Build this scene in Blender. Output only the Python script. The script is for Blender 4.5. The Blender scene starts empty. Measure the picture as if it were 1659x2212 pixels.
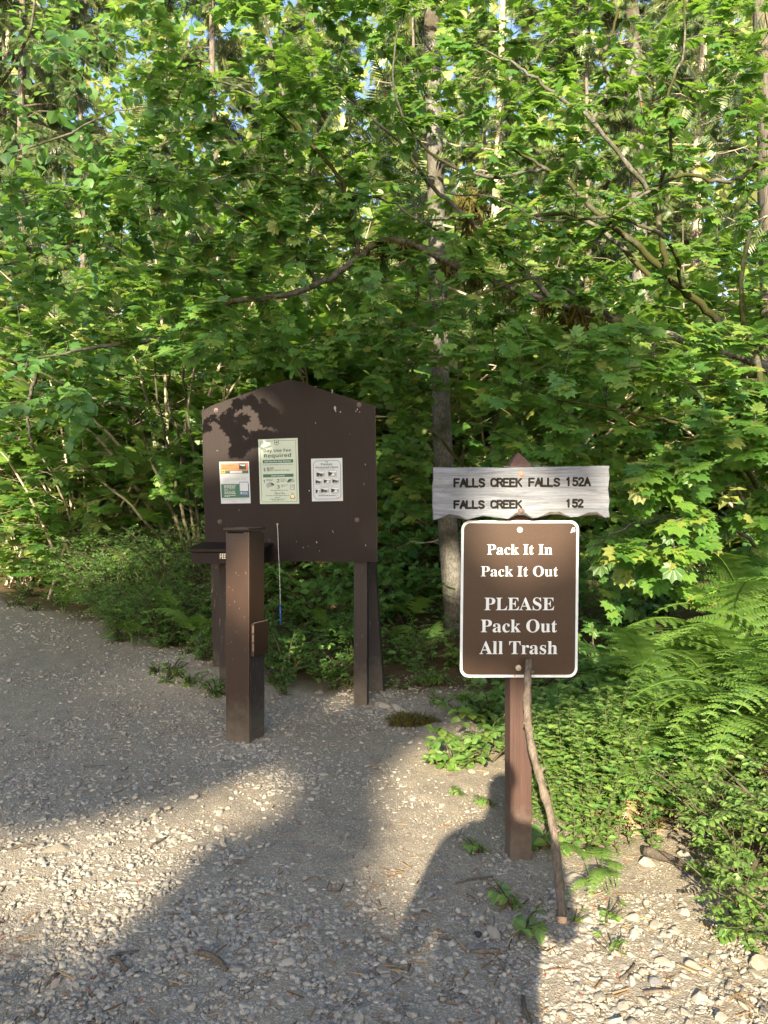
import bpy, math
import numpy as np
from mathutils import Vector, Matrix
R = math.radians
sc = bpy.context.scene
COL = sc.collection

# ------------------------------------------------------------------ camera, sky, sun, exposure
CAM_H, FPX, CX, CY = 1.36, 1600.0, 829.5, 1120.0      # eye height; focal length and horizon in photo pixels (1659 x 2212)
SUN_EL, SUN_AZ = R(22.0), R(11)
cd = bpy.data.cameras.new("camera"); cam = bpy.data.objects.new("camera", cd); COL.objects.link(cam)
cam.location = (0, 0, CAM_H); cam.rotation_euler = (R(90), 0, 0)
cd.sensor_width = 36; cd.lens = FPX / 2212 * 36; cd.shift_y = 14 / 2212
cd.clip_start = 0.05; cd.clip_end = 600
sc.camera = cam
w = bpy.data.worlds.new("World"); sc.world = w; w.use_nodes = True
wt = w.node_tree; bg = wt.nodes["Background"]
sky = wt.nodes.new("ShaderNodeTexSky"); sky.sky_type = 'NISHITA'; sky.sun_disc = False
sky.sun_elevation = SUN_EL; sky.sun_rotation = R(180) + SUN_AZ; sky.air_density = 1.0; sky.dust_density = 2.0
wt.links.new(sky.outputs[0], bg.inputs[0]); bg.inputs[1].default_value = 0.098
SD = np.array([math.sin(SUN_AZ) * math.cos(SUN_EL), math.cos(SUN_AZ) * math.cos(SUN_EL), -math.sin(SUN_EL)])
ld = bpy.data.lights.new("sun", 'SUN'); ld.energy = 5.0; ld.angle = R(0.5); ld.color = (1.0, 0.86, 0.62)
lo = bpy.data.objects.new("sun", ld); COL.objects.link(lo)
lo.rotation_euler = Vector(SD).to_track_quat('-Z', 'Y').to_euler(); lo.location = (-8, -40, 25)
vs = sc.view_settings; vs.view_transform = 'Standard'; vs.look = 'None'; vs.exposure = 2.15; vs.gamma = 1.0
sc.cycles.max_bounces = 8; sc.cycles.diffuse_bounces = 4; sc.cycles.transmission_bounces = 4; sc.cycles.transparent_max_bounces = 4
sc.cycles.use_denoising = True
sc.cycles.sample_clamp_indirect = 6

# ------------------------------------------------------------------ helpers
def rng(s): return np.random.default_rng(s)
def nrm(v):
    v = np.asarray(v, float); return v / (np.linalg.norm(v, axis=-1, keepdims=True) + 1e-12)
def at(px, py, d):                                      # where a photo pixel lies at distance d in front of the camera
    return np.array([(px - CX) / FPX * d, d, CAM_H - (py - CY) / FPX * d])
def gnoise(x, y):
    return (np.sin(x * 1.7 + 0.3) * np.sin(y * 1.3 + 1.1) * 0.5 + np.sin(x * 4.1 + y * 2.3) * 0.22 + np.sin(x * 9.3 - y * 7.7 + 2) * 0.1
            + np.sin(x * 17.0 + y * 13.1) * 0.05)
def gz(x, y):                                           # ground height
    x = np.asarray(x, float); y = np.asarray(y, float)
    z = 0.03 * np.clip(y - 4.2, 0, 40) * np.clip(1.3 - 0.05 * x, 0.4, 1.6)
    z = z + gnoise(x, y) * 0.018
    z = z + 0.20 * np.exp(-((x + 1.45) ** 2 / 0.30 + (y - 6.0) ** 2 / 0.35))
    z = z + 0.16 * np.clip((x - 1.0) / 1.2, 0, 1) * np.clip((y - 2.2) / 1.5, 0, 1)
    z = z + np.clip(y - 24, 0, 60) * 0.10
    return z
def gpt(px, py):                                        # photo pixel -> point on the ground
    d = CAM_H * FPX / max(py - CY, 8)
    for _ in range(8):
        x = (px - CX) / FPX * d
        d = (CAM_H - float(gz(x, d))) * FPX / max(py - CY, 8)
    return np.array([(px - CX) / FPX * d, d, float(gz((px - CX) / FPX * d, d))])
def ray_plane(px, py, O, N):
    D = np.array([(px - CX) / FPX, 1.0, -(py - CY) / FPX]); C = np.array([0, 0, CAM_H])
    t = np.dot(np.asarray(O) - C, N) / np.dot(D, N); return C + D * t
def rotz(a): c, s = math.cos(a), math.sin(a); return np.array([[c, -s, 0], [s, c, 0], [0, 0, 1.0]])
def rotx(a): c, s = math.cos(a), math.sin(a); return np.array([[1.0, 0, 0], [0, c, -s], [0, s, c]])
def roty(a): c, s = math.cos(a), math.sin(a); return np.array([[c, 0, s], [0, 1.0, 0], [-s, 0, c]])

def tag(o, label=None, cat=None, group=None, kind=None):
    for k, v in (("label", label), ("category", cat), ("group", group), ("kind", kind)):
        if v: o[k] = v
    return o
def empty(name, loc, label=None, cat=None, group=None):
    o = bpy.data.objects.new(name, None); COL.objects.link(o); o.location = tuple(float(v) for v in loc); o.empty_display_size = 0.1
    return tag(o, label, cat, group)
def link(name, me, parent=None, loc=None):
    o = bpy.data.objects.new(name, me); COL.objects.link(o)
    if loc is not None: o.location = tuple(float(v) for v in loc)
    if parent is not None: o.parent = parent
    return o
def tri_mesh(name, V, T, mats, midx=None, smooth=False):
    V = np.ascontiguousarray(V, dtype=np.float32); T = np.ascontiguousarray(T, dtype=np.int32); n = len(T)
    me = bpy.data.meshes.new(name); me.vertices.add(len(V)); me.vertices.foreach_set("co", V.ravel())
    k = T.shape[1]
    me.loops.add(n * k); me.loops.foreach_set("vertex_index", T.ravel())
    me.polygons.add(n); me.polygons.foreach_set("loop_start", np.arange(0, n * k, k, dtype=np.int32))
    if midx is not None: me.polygons.foreach_set("material_index", np.ascontiguousarray(midx, dtype=np.int32))
    me.polygons.foreach_set("use_smooth", np.full(n, smooth, dtype=bool))
    for m in (mats if isinstance(mats, (list, tuple)) else [mats]): me.materials.append(m)
    me.update(calc_edges=True); me.validate(); return me
def batch(tmpl, P, S, F, N, size):                      # copies of a small template placed by frames -> one vertex and one face array
    tv, tf = tmpl; n, k = len(P), len(tv)
    size = np.broadcast_to(np.asarray(size, float).reshape(-1, 1, 1), (n, 1, 1))
    V = P[:, None] + size * (tv[None, :, 0:1] * S[:, None] + tv[None, :, 1:2] * F[:, None] + tv[None, :, 2:3] * N[:, None])
    T = tf[None] + (np.arange(n) * k)[:, None, None]
    return V.reshape(-1, 3), T.reshape(-1, tf.shape[1])
def frames(F, N):                                       # orthonormal side / forward / normal from wanted directions
    F = nrm(F); S = nrm(np.cross(F, N)); N = np.cross(S, F); return S, F, N
def join(parts):
    V, T, o = [], [], 0
    for v, t in parts: V.append(v); T.append(t + o); o += len(v)
    return np.concatenate(V), np.concatenate(T)

class MB:                                               # collects shapes for ONE mesh object
    def __init__(s): s.v, s.f, s.m = [], [], []
    def add(s, vs, fs, m=0):
        o = len(s.v); s.v += [tuple(float(c) for c in p) for p in vs]; s.f += [tuple(i + o for i in f) for f in fs]; s.m += [m] * len(fs); return s
    def box(s, c, size, Rm=None, m=0, taper=(1, 1)):
        hx, hy, hz = [k / 2 for k in size]; Rm = np.eye(3) if Rm is None else Rm
        vs = [np.asarray(c) + Rm @ np.array([x * hx * (taper[0] if z > 0 else 1), y * hy * (taper[1] if z > 0 else 1), z * hz])
              for z in (-1, 1) for (x, y) in ((-1, -1), (1, -1), (1, 1), (-1, 1))]
        return s.add(vs, [(3, 2, 1, 0), (4, 5, 6, 7), (0, 1, 5, 4), (1, 2, 6, 5), (2, 3, 7, 6), (3, 0, 4, 7)], m)
    def prism(s, outline, ext, m=0):                    # outline in 3D swept by a vector
        n = len(outline); a = [np.asarray(p, float) for p in outline]; b = [p + np.asarray(ext) for p in a]
        return s.add(a + b, [tuple(range(n))[::-1], tuple(range(n, 2 * n))] + [(i, (i + 1) % n, n + (i + 1) % n, n + i) for i in range(n)], m)
    def poly(s, pts, m=0): return s.add(pts, [tuple(range(len(pts)))], m)
    def tube(s, pts, rad, n=6, m=0, cap=True, rough=0, seed=0):
        V, T = tube(pts, rad, n, rough, seed); s.add(V, [tuple(t) for t in T], m)
        if cap:
            o = len(s.v) - len(V); s.f += [tuple(range(o, o + n))[::-1], tuple(range(len(s.v) - n, len(s.v)))]; s.m += [m, m]
        return s
    def build(s, name, mats, parent=None, loc=None, smooth=False, bevel=0, seg=2):
        if parent is not None and loc is None: off = np.array(parent.location)
        else: off = np.array(loc if loc is not None else (0, 0, 0), float)
        me = bpy.data.meshes.new(name); me.from_pydata([tuple(np.array(p) - off) for p in s.v], [], s.f)
        for m in (mats if isinstance(mats, (list, tuple)) else [mats]): me.materials.append(m)
        me.polygons.foreach_set("material_index", s.m); me.polygons.foreach_set("use_smooth", [smooth] * len(s.f)); me.update()
        o = link(name, me, parent, None if parent is not None else off)
        if bevel:
            b = o.modifiers.new("bevel", 'BEVEL'); b.width = bevel; b.segments = seg; b.limit_method = 'ANGLE'
        return o
def tube(pts, rad, n=6, rough=0.0, seed=0):
    pts = np.asarray(pts, float); k = len(pts); rad = np.broadcast_to(np.asarray(rad, float), (k,))
    tg = nrm(np.gradient(pts, axis=0)); up = np.array([0.31, 0.22, 0.92]) if abs(tg[0][2]) < 0.9 else np.array([1.0, 0.1, 0])
    a = nrm(np.cross(tg[0], up)); A = []
    for i in range(k):
        a = nrm(a - tg[i] * np.dot(a, tg[i])); A.append(a)
    A = np.array(A); B = np.cross(tg, A); th = np.linspace(0, 2 * math.pi, n, endpoint=False)
    rr = rad[:, None] * np.ones((1, n))
    if rough: rr = rr * (1 + rng(seed).normal(0, rough, (k, n)))
    V = pts[:, None] + rr[..., None] * (np.cos(th)[None, :, None] * A[:, None] + np.sin(th)[None, :, None] * B[:, None])
    i, j = np.meshgrid(np.arange(k - 1), np.arange(n), indexing='ij'); j2 = (j + 1) % n
    T = np.stack([i * n + j, i * n + j2, (i + 1) * n + j2, (i + 1) * n + j], -1).reshape(-1, 4)
    return V.reshape(-1, 3), T
def smooth_path(pts, n):                                # Catmull-Rom through the points
    P = np.asarray(pts, float); P = np.vstack([2 * P[0] - P[1], P, 2 * P[-1] - P[-2]]); out = []
    m = len(P) - 3
    for t in np.linspace(0, m - 1e-6, n):
        i = int(t); u = t - i; a, b, c, d = P[i:i + 4]
        out.append(0.5 * (2 * b + (c - a) * u + (2 * a - 5 * b + 4 * c - d) * u * u + (3 * b - a - 3 * c + d) * u ** 3))
    return np.array(out)
def copy_thing(root, loc, rz=0.0, s=1.0, label=None, group=None, tilt=(0, 0)):
    r = root.copy(); COL.objects.link(r); r.location = tuple(float(v) for v in loc); r.rotation_euler = (tilt[0], tilt[1], rz); r.scale = (s, s, s)
    if label: r["label"] = label
    if group: r["group"] = group
    for ch in list(root.children):
        c = ch.copy(); COL.objects.link(c); c.parent = r
        for g in list(ch.children):
            e = g.copy(); COL.objects.link(e); e.parent = c
    return r
DECOR = {ord(c): None for c in ""}
def fancy(s, kind):                                     # bold serif / bold sans / script letters of the maths alphabets
    up, lo_, dg = {"serif": (0x1D400, 0x1D41A, 0x1D7CE), "sans": (0x1D5D4, 0x1D5EE, 0x1D7EC), "script": (0x1D4D0, 0x1D4EA, 0x1D7CE)}[kind]
    return "".join(chr(up + ord(c) - 65) if 'A' <= c <= 'Z' else chr(lo_ + ord(c) - 97) if 'a' <= c <= 'z' else chr(dg + ord(c) - 48) if '0' <= c <= '9' else c for c in s)
def text_flat(s):
    c = bpy.data.curves.new("lettering", 'FONT'); c.body = s; c.resolution_u = 3
    o = bpy.data.objects.new("lettering", c); COL.objects.link(o)
    dg = bpy.context.evaluated_depsgraph_get()
    m = bpy.data.meshes.new_from_object(o.evaluated_get(dg))
    V = np.array([v.co[:2] for v in m.vertices]); F = [tuple(p.vertices) for p in m.polygons]
    bpy.data.objects.remove(o); bpy.data.curves.remove(c); bpy.data.meshes.remove(m); return V, F
class Sheet:                                            # a flat local frame: u right, v down (0..1), h off the surface
    def __init__(s, TL, TR, BL, BR):
        s.TL, s.TR, s.BL, s.BR = map(np.asarray, (TL, TR, BL, BR)); s.N = nrm(np.cross(s.BL - s.TL, s.TR - s.TL))
    def p(s, u, v, h=0.0):
        return (s.TL * (1 - u) + s.TR * u) * (1 - v) + (s.BL * (1 - u) + s.BR * u) * v + s.N * h
    def rect(s, mb, u0, v0, u1, v1, h, m=0): mb.poly([s.p(u0, v1, h), s.p(u1, v1, h), s.p(u1, v0, h), s.p(u0, v0, h)], m)
    def text(s, mb, st, u0, v0, u1, v1, h, m=0, slant=0.0):
        V, F = text_flat(st); a, b = V.min(0), V.max(0); V = (V - a) / (b - a)
        mb.add([s.p(u0 + (u1 - u0) * x, v1 + (v0 - v1) * y - slant * x, h) for x, y in V], F, m)
    def ring(s, mb, u0, v0, u1, v1, tu, tv, r, h, m=0, n=5):
        def rr(u0, v0, u1, v1, ru, rv):
            out = []
            for cx, cy, a0 in ((u1 - ru, v0 + rv, -90), (u1 - ru, v1 - rv, 0), (u0 + ru, v1 - rv, 90), (u0 + ru, v0 + rv, 180)):
                for k in range(n + 1):
                    a = R(a0 + 90 * k / n); out.append((cx + ru * math.cos(a), cy + rv * math.sin(a)))
            return out
        asp = np.linalg.norm(s.TR - s.TL) / np.linalg.norm(s.BL - s.TL)
        A = rr(u0, v0, u1, v1, r, r * asp); B = rr(u0 + tu, v0 + tv, u1 - tu, v1 - tv, max(r - tu, .002), max(r * asp - tv, .002)); k = len(A)
        mb.add([s.p(x, y, h) for x, y in A] + [s.p(x, y, h) for x, y in B], [(i, k + i, k + (i + 1) % k, (i + 1) % k) for i in range(k)], m)

# ------------------------------------------------------------------ materials
class NT:
    def __init__(s, name, rough=0.7, spec=0.3):
        s.m = bpy.data.materials.new(name); s.m.use_nodes = True; s.t = s.m.node_tree; s.b = s.t.nodes["Principled BSDF"]
        s.b.inputs["Roughness"].default_value = rough; s.b.inputs["Specular IOR Level"].default_value = spec
        s.tc = s.t.nodes.new("ShaderNodeTexCoord")
    def n(s, typ, ins=None, **kw):
        nd = s.t.nodes.new(typ)
        for k, v in kw.items(): setattr(nd, k, v)
        for k, v in (ins or {}).items(): s.set(nd.inputs[k], v)
        return nd
    def set(s, sock, v):
        if isinstance(v, bpy.types.NodeSocket): s.t.links.new(v, sock)
        else: sock.default_value = v
    def coord(s, scale=(1, 1, 1), kind="Object"):
        return s.n("ShaderNodeMapping", {0: s.tc.outputs[kind], "Scale": scale}).outputs[0]
    def noise(s, scale, detail=4, rough=0.6, vec=None, dist=0.0):
        return s.n("ShaderNodeTexNoise", {"Vector": vec if vec is not None else s.tc.outputs["Object"], "Scale": scale, "Detail": detail, "Roughness": rough, "Distortion": dist}).outputs[0]
    def voro(s, scale, vec=None, feature='F1', out=0):
        return s.n("ShaderNodeTexVoronoi", {"Vector": vec if vec is not None else s.tc.outputs["Object"], "Scale": scale}, feature=feature).outputs[out]
    def ramp(s, fac, stops):
        nd = s.n("ShaderNodeValToRGB", {0: fac}); e = nd.color_ramp.elements
        while len(e) < len(stops): e.new(0.5)
        for el, (p, c) in zip(e, stops): el.position = p; el.color = (c, c, c, 1) if isinstance(c, (int, float)) else (*c, 1)
        return nd.outputs[0]
    def mix(s, f, a, b, mode='MIX'):
        nd = s.n("ShaderNodeMix", data_type='RGBA', blend_type=mode)
        for k, v in ((0, f), (6, a), (7, b)):
            if isinstance(v, tuple) and len(v) == 3: v = (*v, 1)
            s.set(nd.inputs[k], v)
        return nd.outputs[2]
    def math(s, op, a, b=0.0): return s.n("ShaderNodeMath", {0: a, 1: b}, operation=op).outputs[0]
    def bump(s, h, strength=0.4, dist=0.01):
        s.t.links.new(s.n("ShaderNodeBump", {"Height": h, "Strength": strength, "Distance": dist}).outputs[0], s.b.inputs["Normal"])
    def color(s, c): s.set(s.b.inputs["Base Color"], c if not isinstance(c, tuple) else (*c, 1)); return s
    def island(s): return s.n("ShaderNodeNewGeometry").outputs["Random Per Island"]

def leaf_mat(name, cols, trans, tmix=0.38, rough=0.42, spec=0.5):
    cols = [(c[0] * .80, c[1] * .86, c[2] * .95) if c[1] > c[0] else tuple(v * .78 for v in c) for c in cols]; trans = (trans[0] * .92, trans[1] * .95, trans[2])
    m = NT(name, rough, spec); isl = m.island(); k = len(cols)
    c = m.ramp(isl, [(i / (k - 1), c) for i, c in enumerate(cols)])
    big = m.noise(1.3, 2); c = m.mix(m.ramp(big, [(0.35, 0.0), (0.7, 0.55)]), c, m.mix(1.0, c, (1.25, 1.12, 0.7), 'MULTIPLY'))
    geo = m.n("ShaderNodeNewGeometry").outputs["Backfacing"]
    c = m.mix(m.math('MULTIPLY', geo, 0.6), c, m.mix(0.25, c, (0.30, 0.36, 0.20)))
    m.color(c)
    tr = m.n("ShaderNodeBsdfTranslucent", {"Color": m.mix(0.8, c, (*trans, 1), 'MIX')})
    mx = m.n("ShaderNodeMixShader", {0: tmix, 1: m.b.outputs[0], 2: tr.outputs[0]})
    m.t.links.new(mx.outputs[0], m.t.nodes["Material Output"].inputs[0]); return m.m
def bark_mat(name, a, b, moss, mossamt, sc_=(9, 9, 2.5), bump=0.6):
    m = NT(name, 0.9, 0.15); v = m.coord(sc_); n1 = m.noise(3, 8, 0.7, v, 0.4); n2 = m.noise(14, 4, 0.6, v)
    c = m.mix(m.ramp(n1, [(0.36, 0.0), (0.62, 1.0)]), a, b)
    c = m.mix(m.ramp(n2, [(0.58, 0.0), (0.72, 0.5)]), c, tuple(k * 0.4 for k in a))
    mo = m.noise(2.2, 4, 0.6); c = m.mix(m.ramp(mo, [(0.62 - mossamt * 0.35, 0.0), (0.74 - mossamt * 0.35, 1.0)]), c, moss)
    m.color(c); m.bump(m.mix(0.4, n1, n2), bump, 0.02); return m.m
def paint_mat(name, base, dark, rough, grain=(40, 40, 1.2), wear=None, wearlo=0.68, bump=0.25, spec=0.4, dust=0.0):
    m = NT(name, rough, spec); v = m.coord(grain); n1 = m.noise(2.5, 6, 0.65, v); n2 = m.noise(1.6, 4)
    c = m.mix(m.ramp(n1, [(0.3, 0.0), (0.7, 1.0)]), dark, base); c = m.mix(m.ramp(n2, [(0.35, 0.0), (0.75, 0.5)]), c, tuple(min(1, k * 1.5) for k in base))
    if wear:
        n3 = m.noise(9, 6, 0.7, m.coord((5, 5, 1.0))); c = m.mix(m.ramp(n3, [(wearlo, 0.0), (wearlo + 0.05, 1.0)]), c, wear)
    if dust:                                            # splashed mud and dust low on the post
        z = m.n("ShaderNodeSeparateXYZ", {0: m.tc.outputs["Object"]}).outputs[2]; k = m.math('ADD', z, m.math('MULTIPLY', m.math('SUBTRACT', m.noise(14, 8, 0.75), 0.5), 0.55))
        c = m.mix(m.math('MULTIPLY', m.n("ShaderNodeMapRange", {0: k, 1: dust, 2: -0.05, 3: 0.0, 4: 0.85}).outputs[0], 1.0), c, (0.115, 0.097, 0.076))
    m.color(c); m.bump(n1, bump, 0.004); return m.m
def plain_mat(name, col, rough=0.6, spec=0.4, var=0.15, metal=0.0):
    m = NT(name, rough, spec); n = m.noise(30, 3)
    m.color(m.mix(m.ramp(n, [(0.3, 0.0), (0.7, 1.0)]), tuple(k * (1 - var) for k in col), tuple(min(1, k * (1 + var)) for k in col))); m.b.inputs["Metallic"].default_value = metal
    return m.m

M = {}
M['maple'] = leaf_mat("maple_leaf", [(0.055, 0.135, 0.030), (0.070, 0.165, 0.033), (0.088, 0.192, 0.036), (0.115, 0.225, 0.038), (0.155, 0.260, 0.045), (0.24, 0.25, 0.06)], (0.24, 0.42, 0.035), 0.45)
M['hazel'] = leaf_mat("hazel_leaf", [(0.065, 0.155, 0.042), (0.090, 0.195, 0.048), (0.125, 0.240, 0.055)], (0.23, 0.42, 0.05), 0.45)
M['shrub'] = leaf_mat("shrub_leaf", [(0.062, 0.150, 0.040), (0.085, 0.185, 0.044), (0.115, 0.225, 0.048), (0.16, 0.27, 0.055)], (0.24, 0.42, 0.05), 0.42)
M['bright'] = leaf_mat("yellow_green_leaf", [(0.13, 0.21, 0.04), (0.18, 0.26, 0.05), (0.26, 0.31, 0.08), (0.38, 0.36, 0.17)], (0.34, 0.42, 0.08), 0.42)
M['fern'] = leaf_mat("fern_green", [(0.085, 0.180, 0.040), (0.12, 0.225, 0.042), (0.17, 0.275, 0.045)], (0.28, 0.44, 0.04), 0.42)
M['deadfern'] = leaf_mat("dead_fern", [(0.20, 0.135, 0.085), (0.28, 0.19, 0.125), (0.36, 0.26, 0.18)], (0.3, 0.2, 0.12), 0.25)
M['herb'] = leaf_mat("herb_leaf", [(0.10, 0.20, 0.05), (0.14, 0.245, 0.055), (0.21, 0.29, 0.07)], (0.28, 0.42, 0.05), 0.42)
M['needle'] = leaf_mat("conifer_needle", [(0.045, 0.085, 0.030), (0.065, 0.11, 0.034), (0.11, 0.15, 0.045), (0.19, 0.19, 0.08)], (0.08, 0.13, 0.03), 0.25)
M['redleaf'] = leaf_mat("red_maple_seed", [(0.35, 0.06, 0.05), (0.40, 0.13, 0.08)], (0.45, 0.12, 0.08))
M['mossmat'] = leaf_mat("hanging_moss", [(0.055, 0.05, 0.015), (0.085, 0.075, 0.02), (0.12, 0.10, 0.03)], (0.14, 0.12, 0.03), 0.2, 0.9, 0.05)
M['litter'] = leaf_mat("litter", [(0.10, 0.06, 0.035), (0.20, 0.13, 0.08), (0.30, 0.22, 0.14)], (0.2, 0.12, 0.06), 0.1, 0.9, 0.05)
M['redlitter'] = leaf_mat("red_litter", [(0.20, 0.05, 0.03), (0.28, 0.08, 0.04)], (0.2, 0.06, 0.04), 0.1, 0.9, 0.05)
M['bark_maple'] = bark_mat("maple_bark", (0.042, 0.040, 0.030), (0.15, 0.145, 0.125), (0.042, 0.044, 0.014), 0.5, (12, 12, 12))
M['bark_pale'] = bark_mat("pale_bark", (0.065, 0.060, 0.054), (0.18, 0.172, 0.158), (0.06, 0.052, 0.036), 0.35, (16, 16, 9))
M['bark_dark'] = bark_mat("fir_bark", (0.06, 0.05, 0.042), (0.19, 0.165, 0.145), (0.14, 0.13, 0.08), 0.3, (12, 12, 2.2), 0.9)
M['deadwood'] = bark_mat("dead_twig", (0.26, 0.21, 0.15), (0.46, 0.41, 0.33), (0.20, 0.20, 0.10), 0.3, (8, 8, 8), 0.2)
M['stick'] = bark_mat("stick_bark", (0.062, 0.050, 0.041), (0.145, 0.118, 0.093), (0.06, 0.05, 0.04), 0.25, (14, 14, 7), 0.7)
M['cutwood'] = plain_mat("cut_wood", (0.45, 0.30, 0.18), 0.8)
M['twig'] = bark_mat("green_twig", (0.038, 0.033, 0.022), (0.085, 0.078, 0.050), (0.045, 0.06, 0.02), 0.3, (10, 10, 10), 0.2)
M['board'] = paint_mat("brown_board_paint", (0.0135, 0.0085, 0.0083), (0.0095, 0.0060, 0.0058), 0.55, (55, 55, 0.9), (0.11, 0.085, 0.075), 0.78, 0.35, 0.14)
M['endgrain'] = paint_mat("plywood_edge", (0.20, 0.15, 0.095), (0.10, 0.07, 0.045), 0.8)
M['postpaint'] = paint_mat("brown_post_paint", (0.085, 0.056, 0.048), (0.055, 0.035, 0.03), 0.7, (45, 45, 1.0), (0.15, 0.12, 0.10), 0.66, 0.5, 0.2)
M['postgrey'] = paint_mat("worn_post_paint", (0.035, 0.028, 0.026), (0.021, 0.0165, 0.0152), 0.75, (45, 45, 1.0), (0.13, 0.115, 0.10), 0.62, 0.5, 0.2, dust=0.30)
M['signpost'] = paint_mat("red_brown_post_stain", (0.053, 0.0275, 0.0215), (0.030, 0.0160, 0.0130), 0.62, (50, 50, 1.1), (0.19, 0.14, 0.10), 0.67, 0.7, 0.3, dust=0.22)
M['steel'] = paint_mat("brown_steel_paint", (0.027, 0.0135, 0.0080), (0.020, 0.0100, 0.0060), 0.42, (6, 6, 2), (0.15, 0.11, 0.085), 0.71, 0.06, 0.45, dust=0.30)
M['rust'] = paint_mat("bare_hinge", (0.22, 0.17, 0.14), (0.07, 0.035, 0.025), 0.55)
M['dark'] = plain_mat("dark_gap", (0.006, 0.005, 0.005), 0.9, 0.1)
M['bolt'] = plain_mat("rusty_bolt", (0.20, 0.13, 0.10), 0.55, 0.5, 0.4)
M['boltdark'] = plain_mat("brown_bolt", (0.055, 0.035, 0.03), 0.5)
M['zinc'] = plain_mat("zinc_bolt", (0.36, 0.33, 0.28), 0.4, 0.5, 0.3, 0.6)
M['signwhite'] = plain_mat("sign_white", (0.50, 0.53, 0.56), 0.45, 0.4, 0.02)
M['black'] = plain_mat("ink_black", (0.02, 0.02, 0.02), 0.7)
M['green'] = plain_mat("ink_green", (0.012, 0.085, 0.050), 0.5, 0.4, 0.05)
M['inkgreen'] = plain_mat("ink_dark_green", (0.010, 0.045, 0.030), 0.5, 0.4, 0.05)
M['paper'] = plain_mat("paper_pale_green", (0.36, 0.415, 0.36), 0.45, 0.25, 0.02)
M['paperwhite'] = plain_mat("paper_white", (0.38, 0.41, 0.45), 0.45, 0.25, 0.02)
M['orange'] = plain_mat("ink_orange", (0.46, 0.13, 0.05), 0.4, 0.4, 0.04)
M['navy'] = plain_mat("ink_navy", (0.02, 0.07, 0.20), 0.4)
M['tan'] = plain_mat("ink_tan", (0.42, 0.34, 0.24), 0.5)
M['grey'] = plain_mat("ink_grey", (0.22, 0.23, 0.24), 0.6)
M['palegrey'] = plain_mat("ink_pale_grey", (0.48, 0.50, 0.50), 0.6)
M['gold'] = plain_mat("ink_gold", (0.48, 0.30, 0.05), 0.5)
M['cream'] = plain_mat("cream_paint", (0.72, 0.66, 0.50), 0.6)
M['laminate'] = plain_mat("laminate_edge", (0.07, 0.06, 0.06), 0.2, 0.6)
M['bluepen'] = plain_mat("blue_pen", (0.02, 0.07, 0.30), 0.3, 0.5)
M['string'] = plain_mat("white_string", (0.55, 0.55, 0.52), 0.8)
M['skin'] = plain_mat("skin", (0.45, 0.27, 0.19), 0.5, 0.4, 0.05)
M['cloth'] = plain_mat("blue_grey_cloth", (0.10, 0.13, 0.17), 0.85, 0.2, 0.2)
M['hair'] = plain_mat("brown_hair", (0.05, 0.03, 0.02), 0.6)

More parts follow.
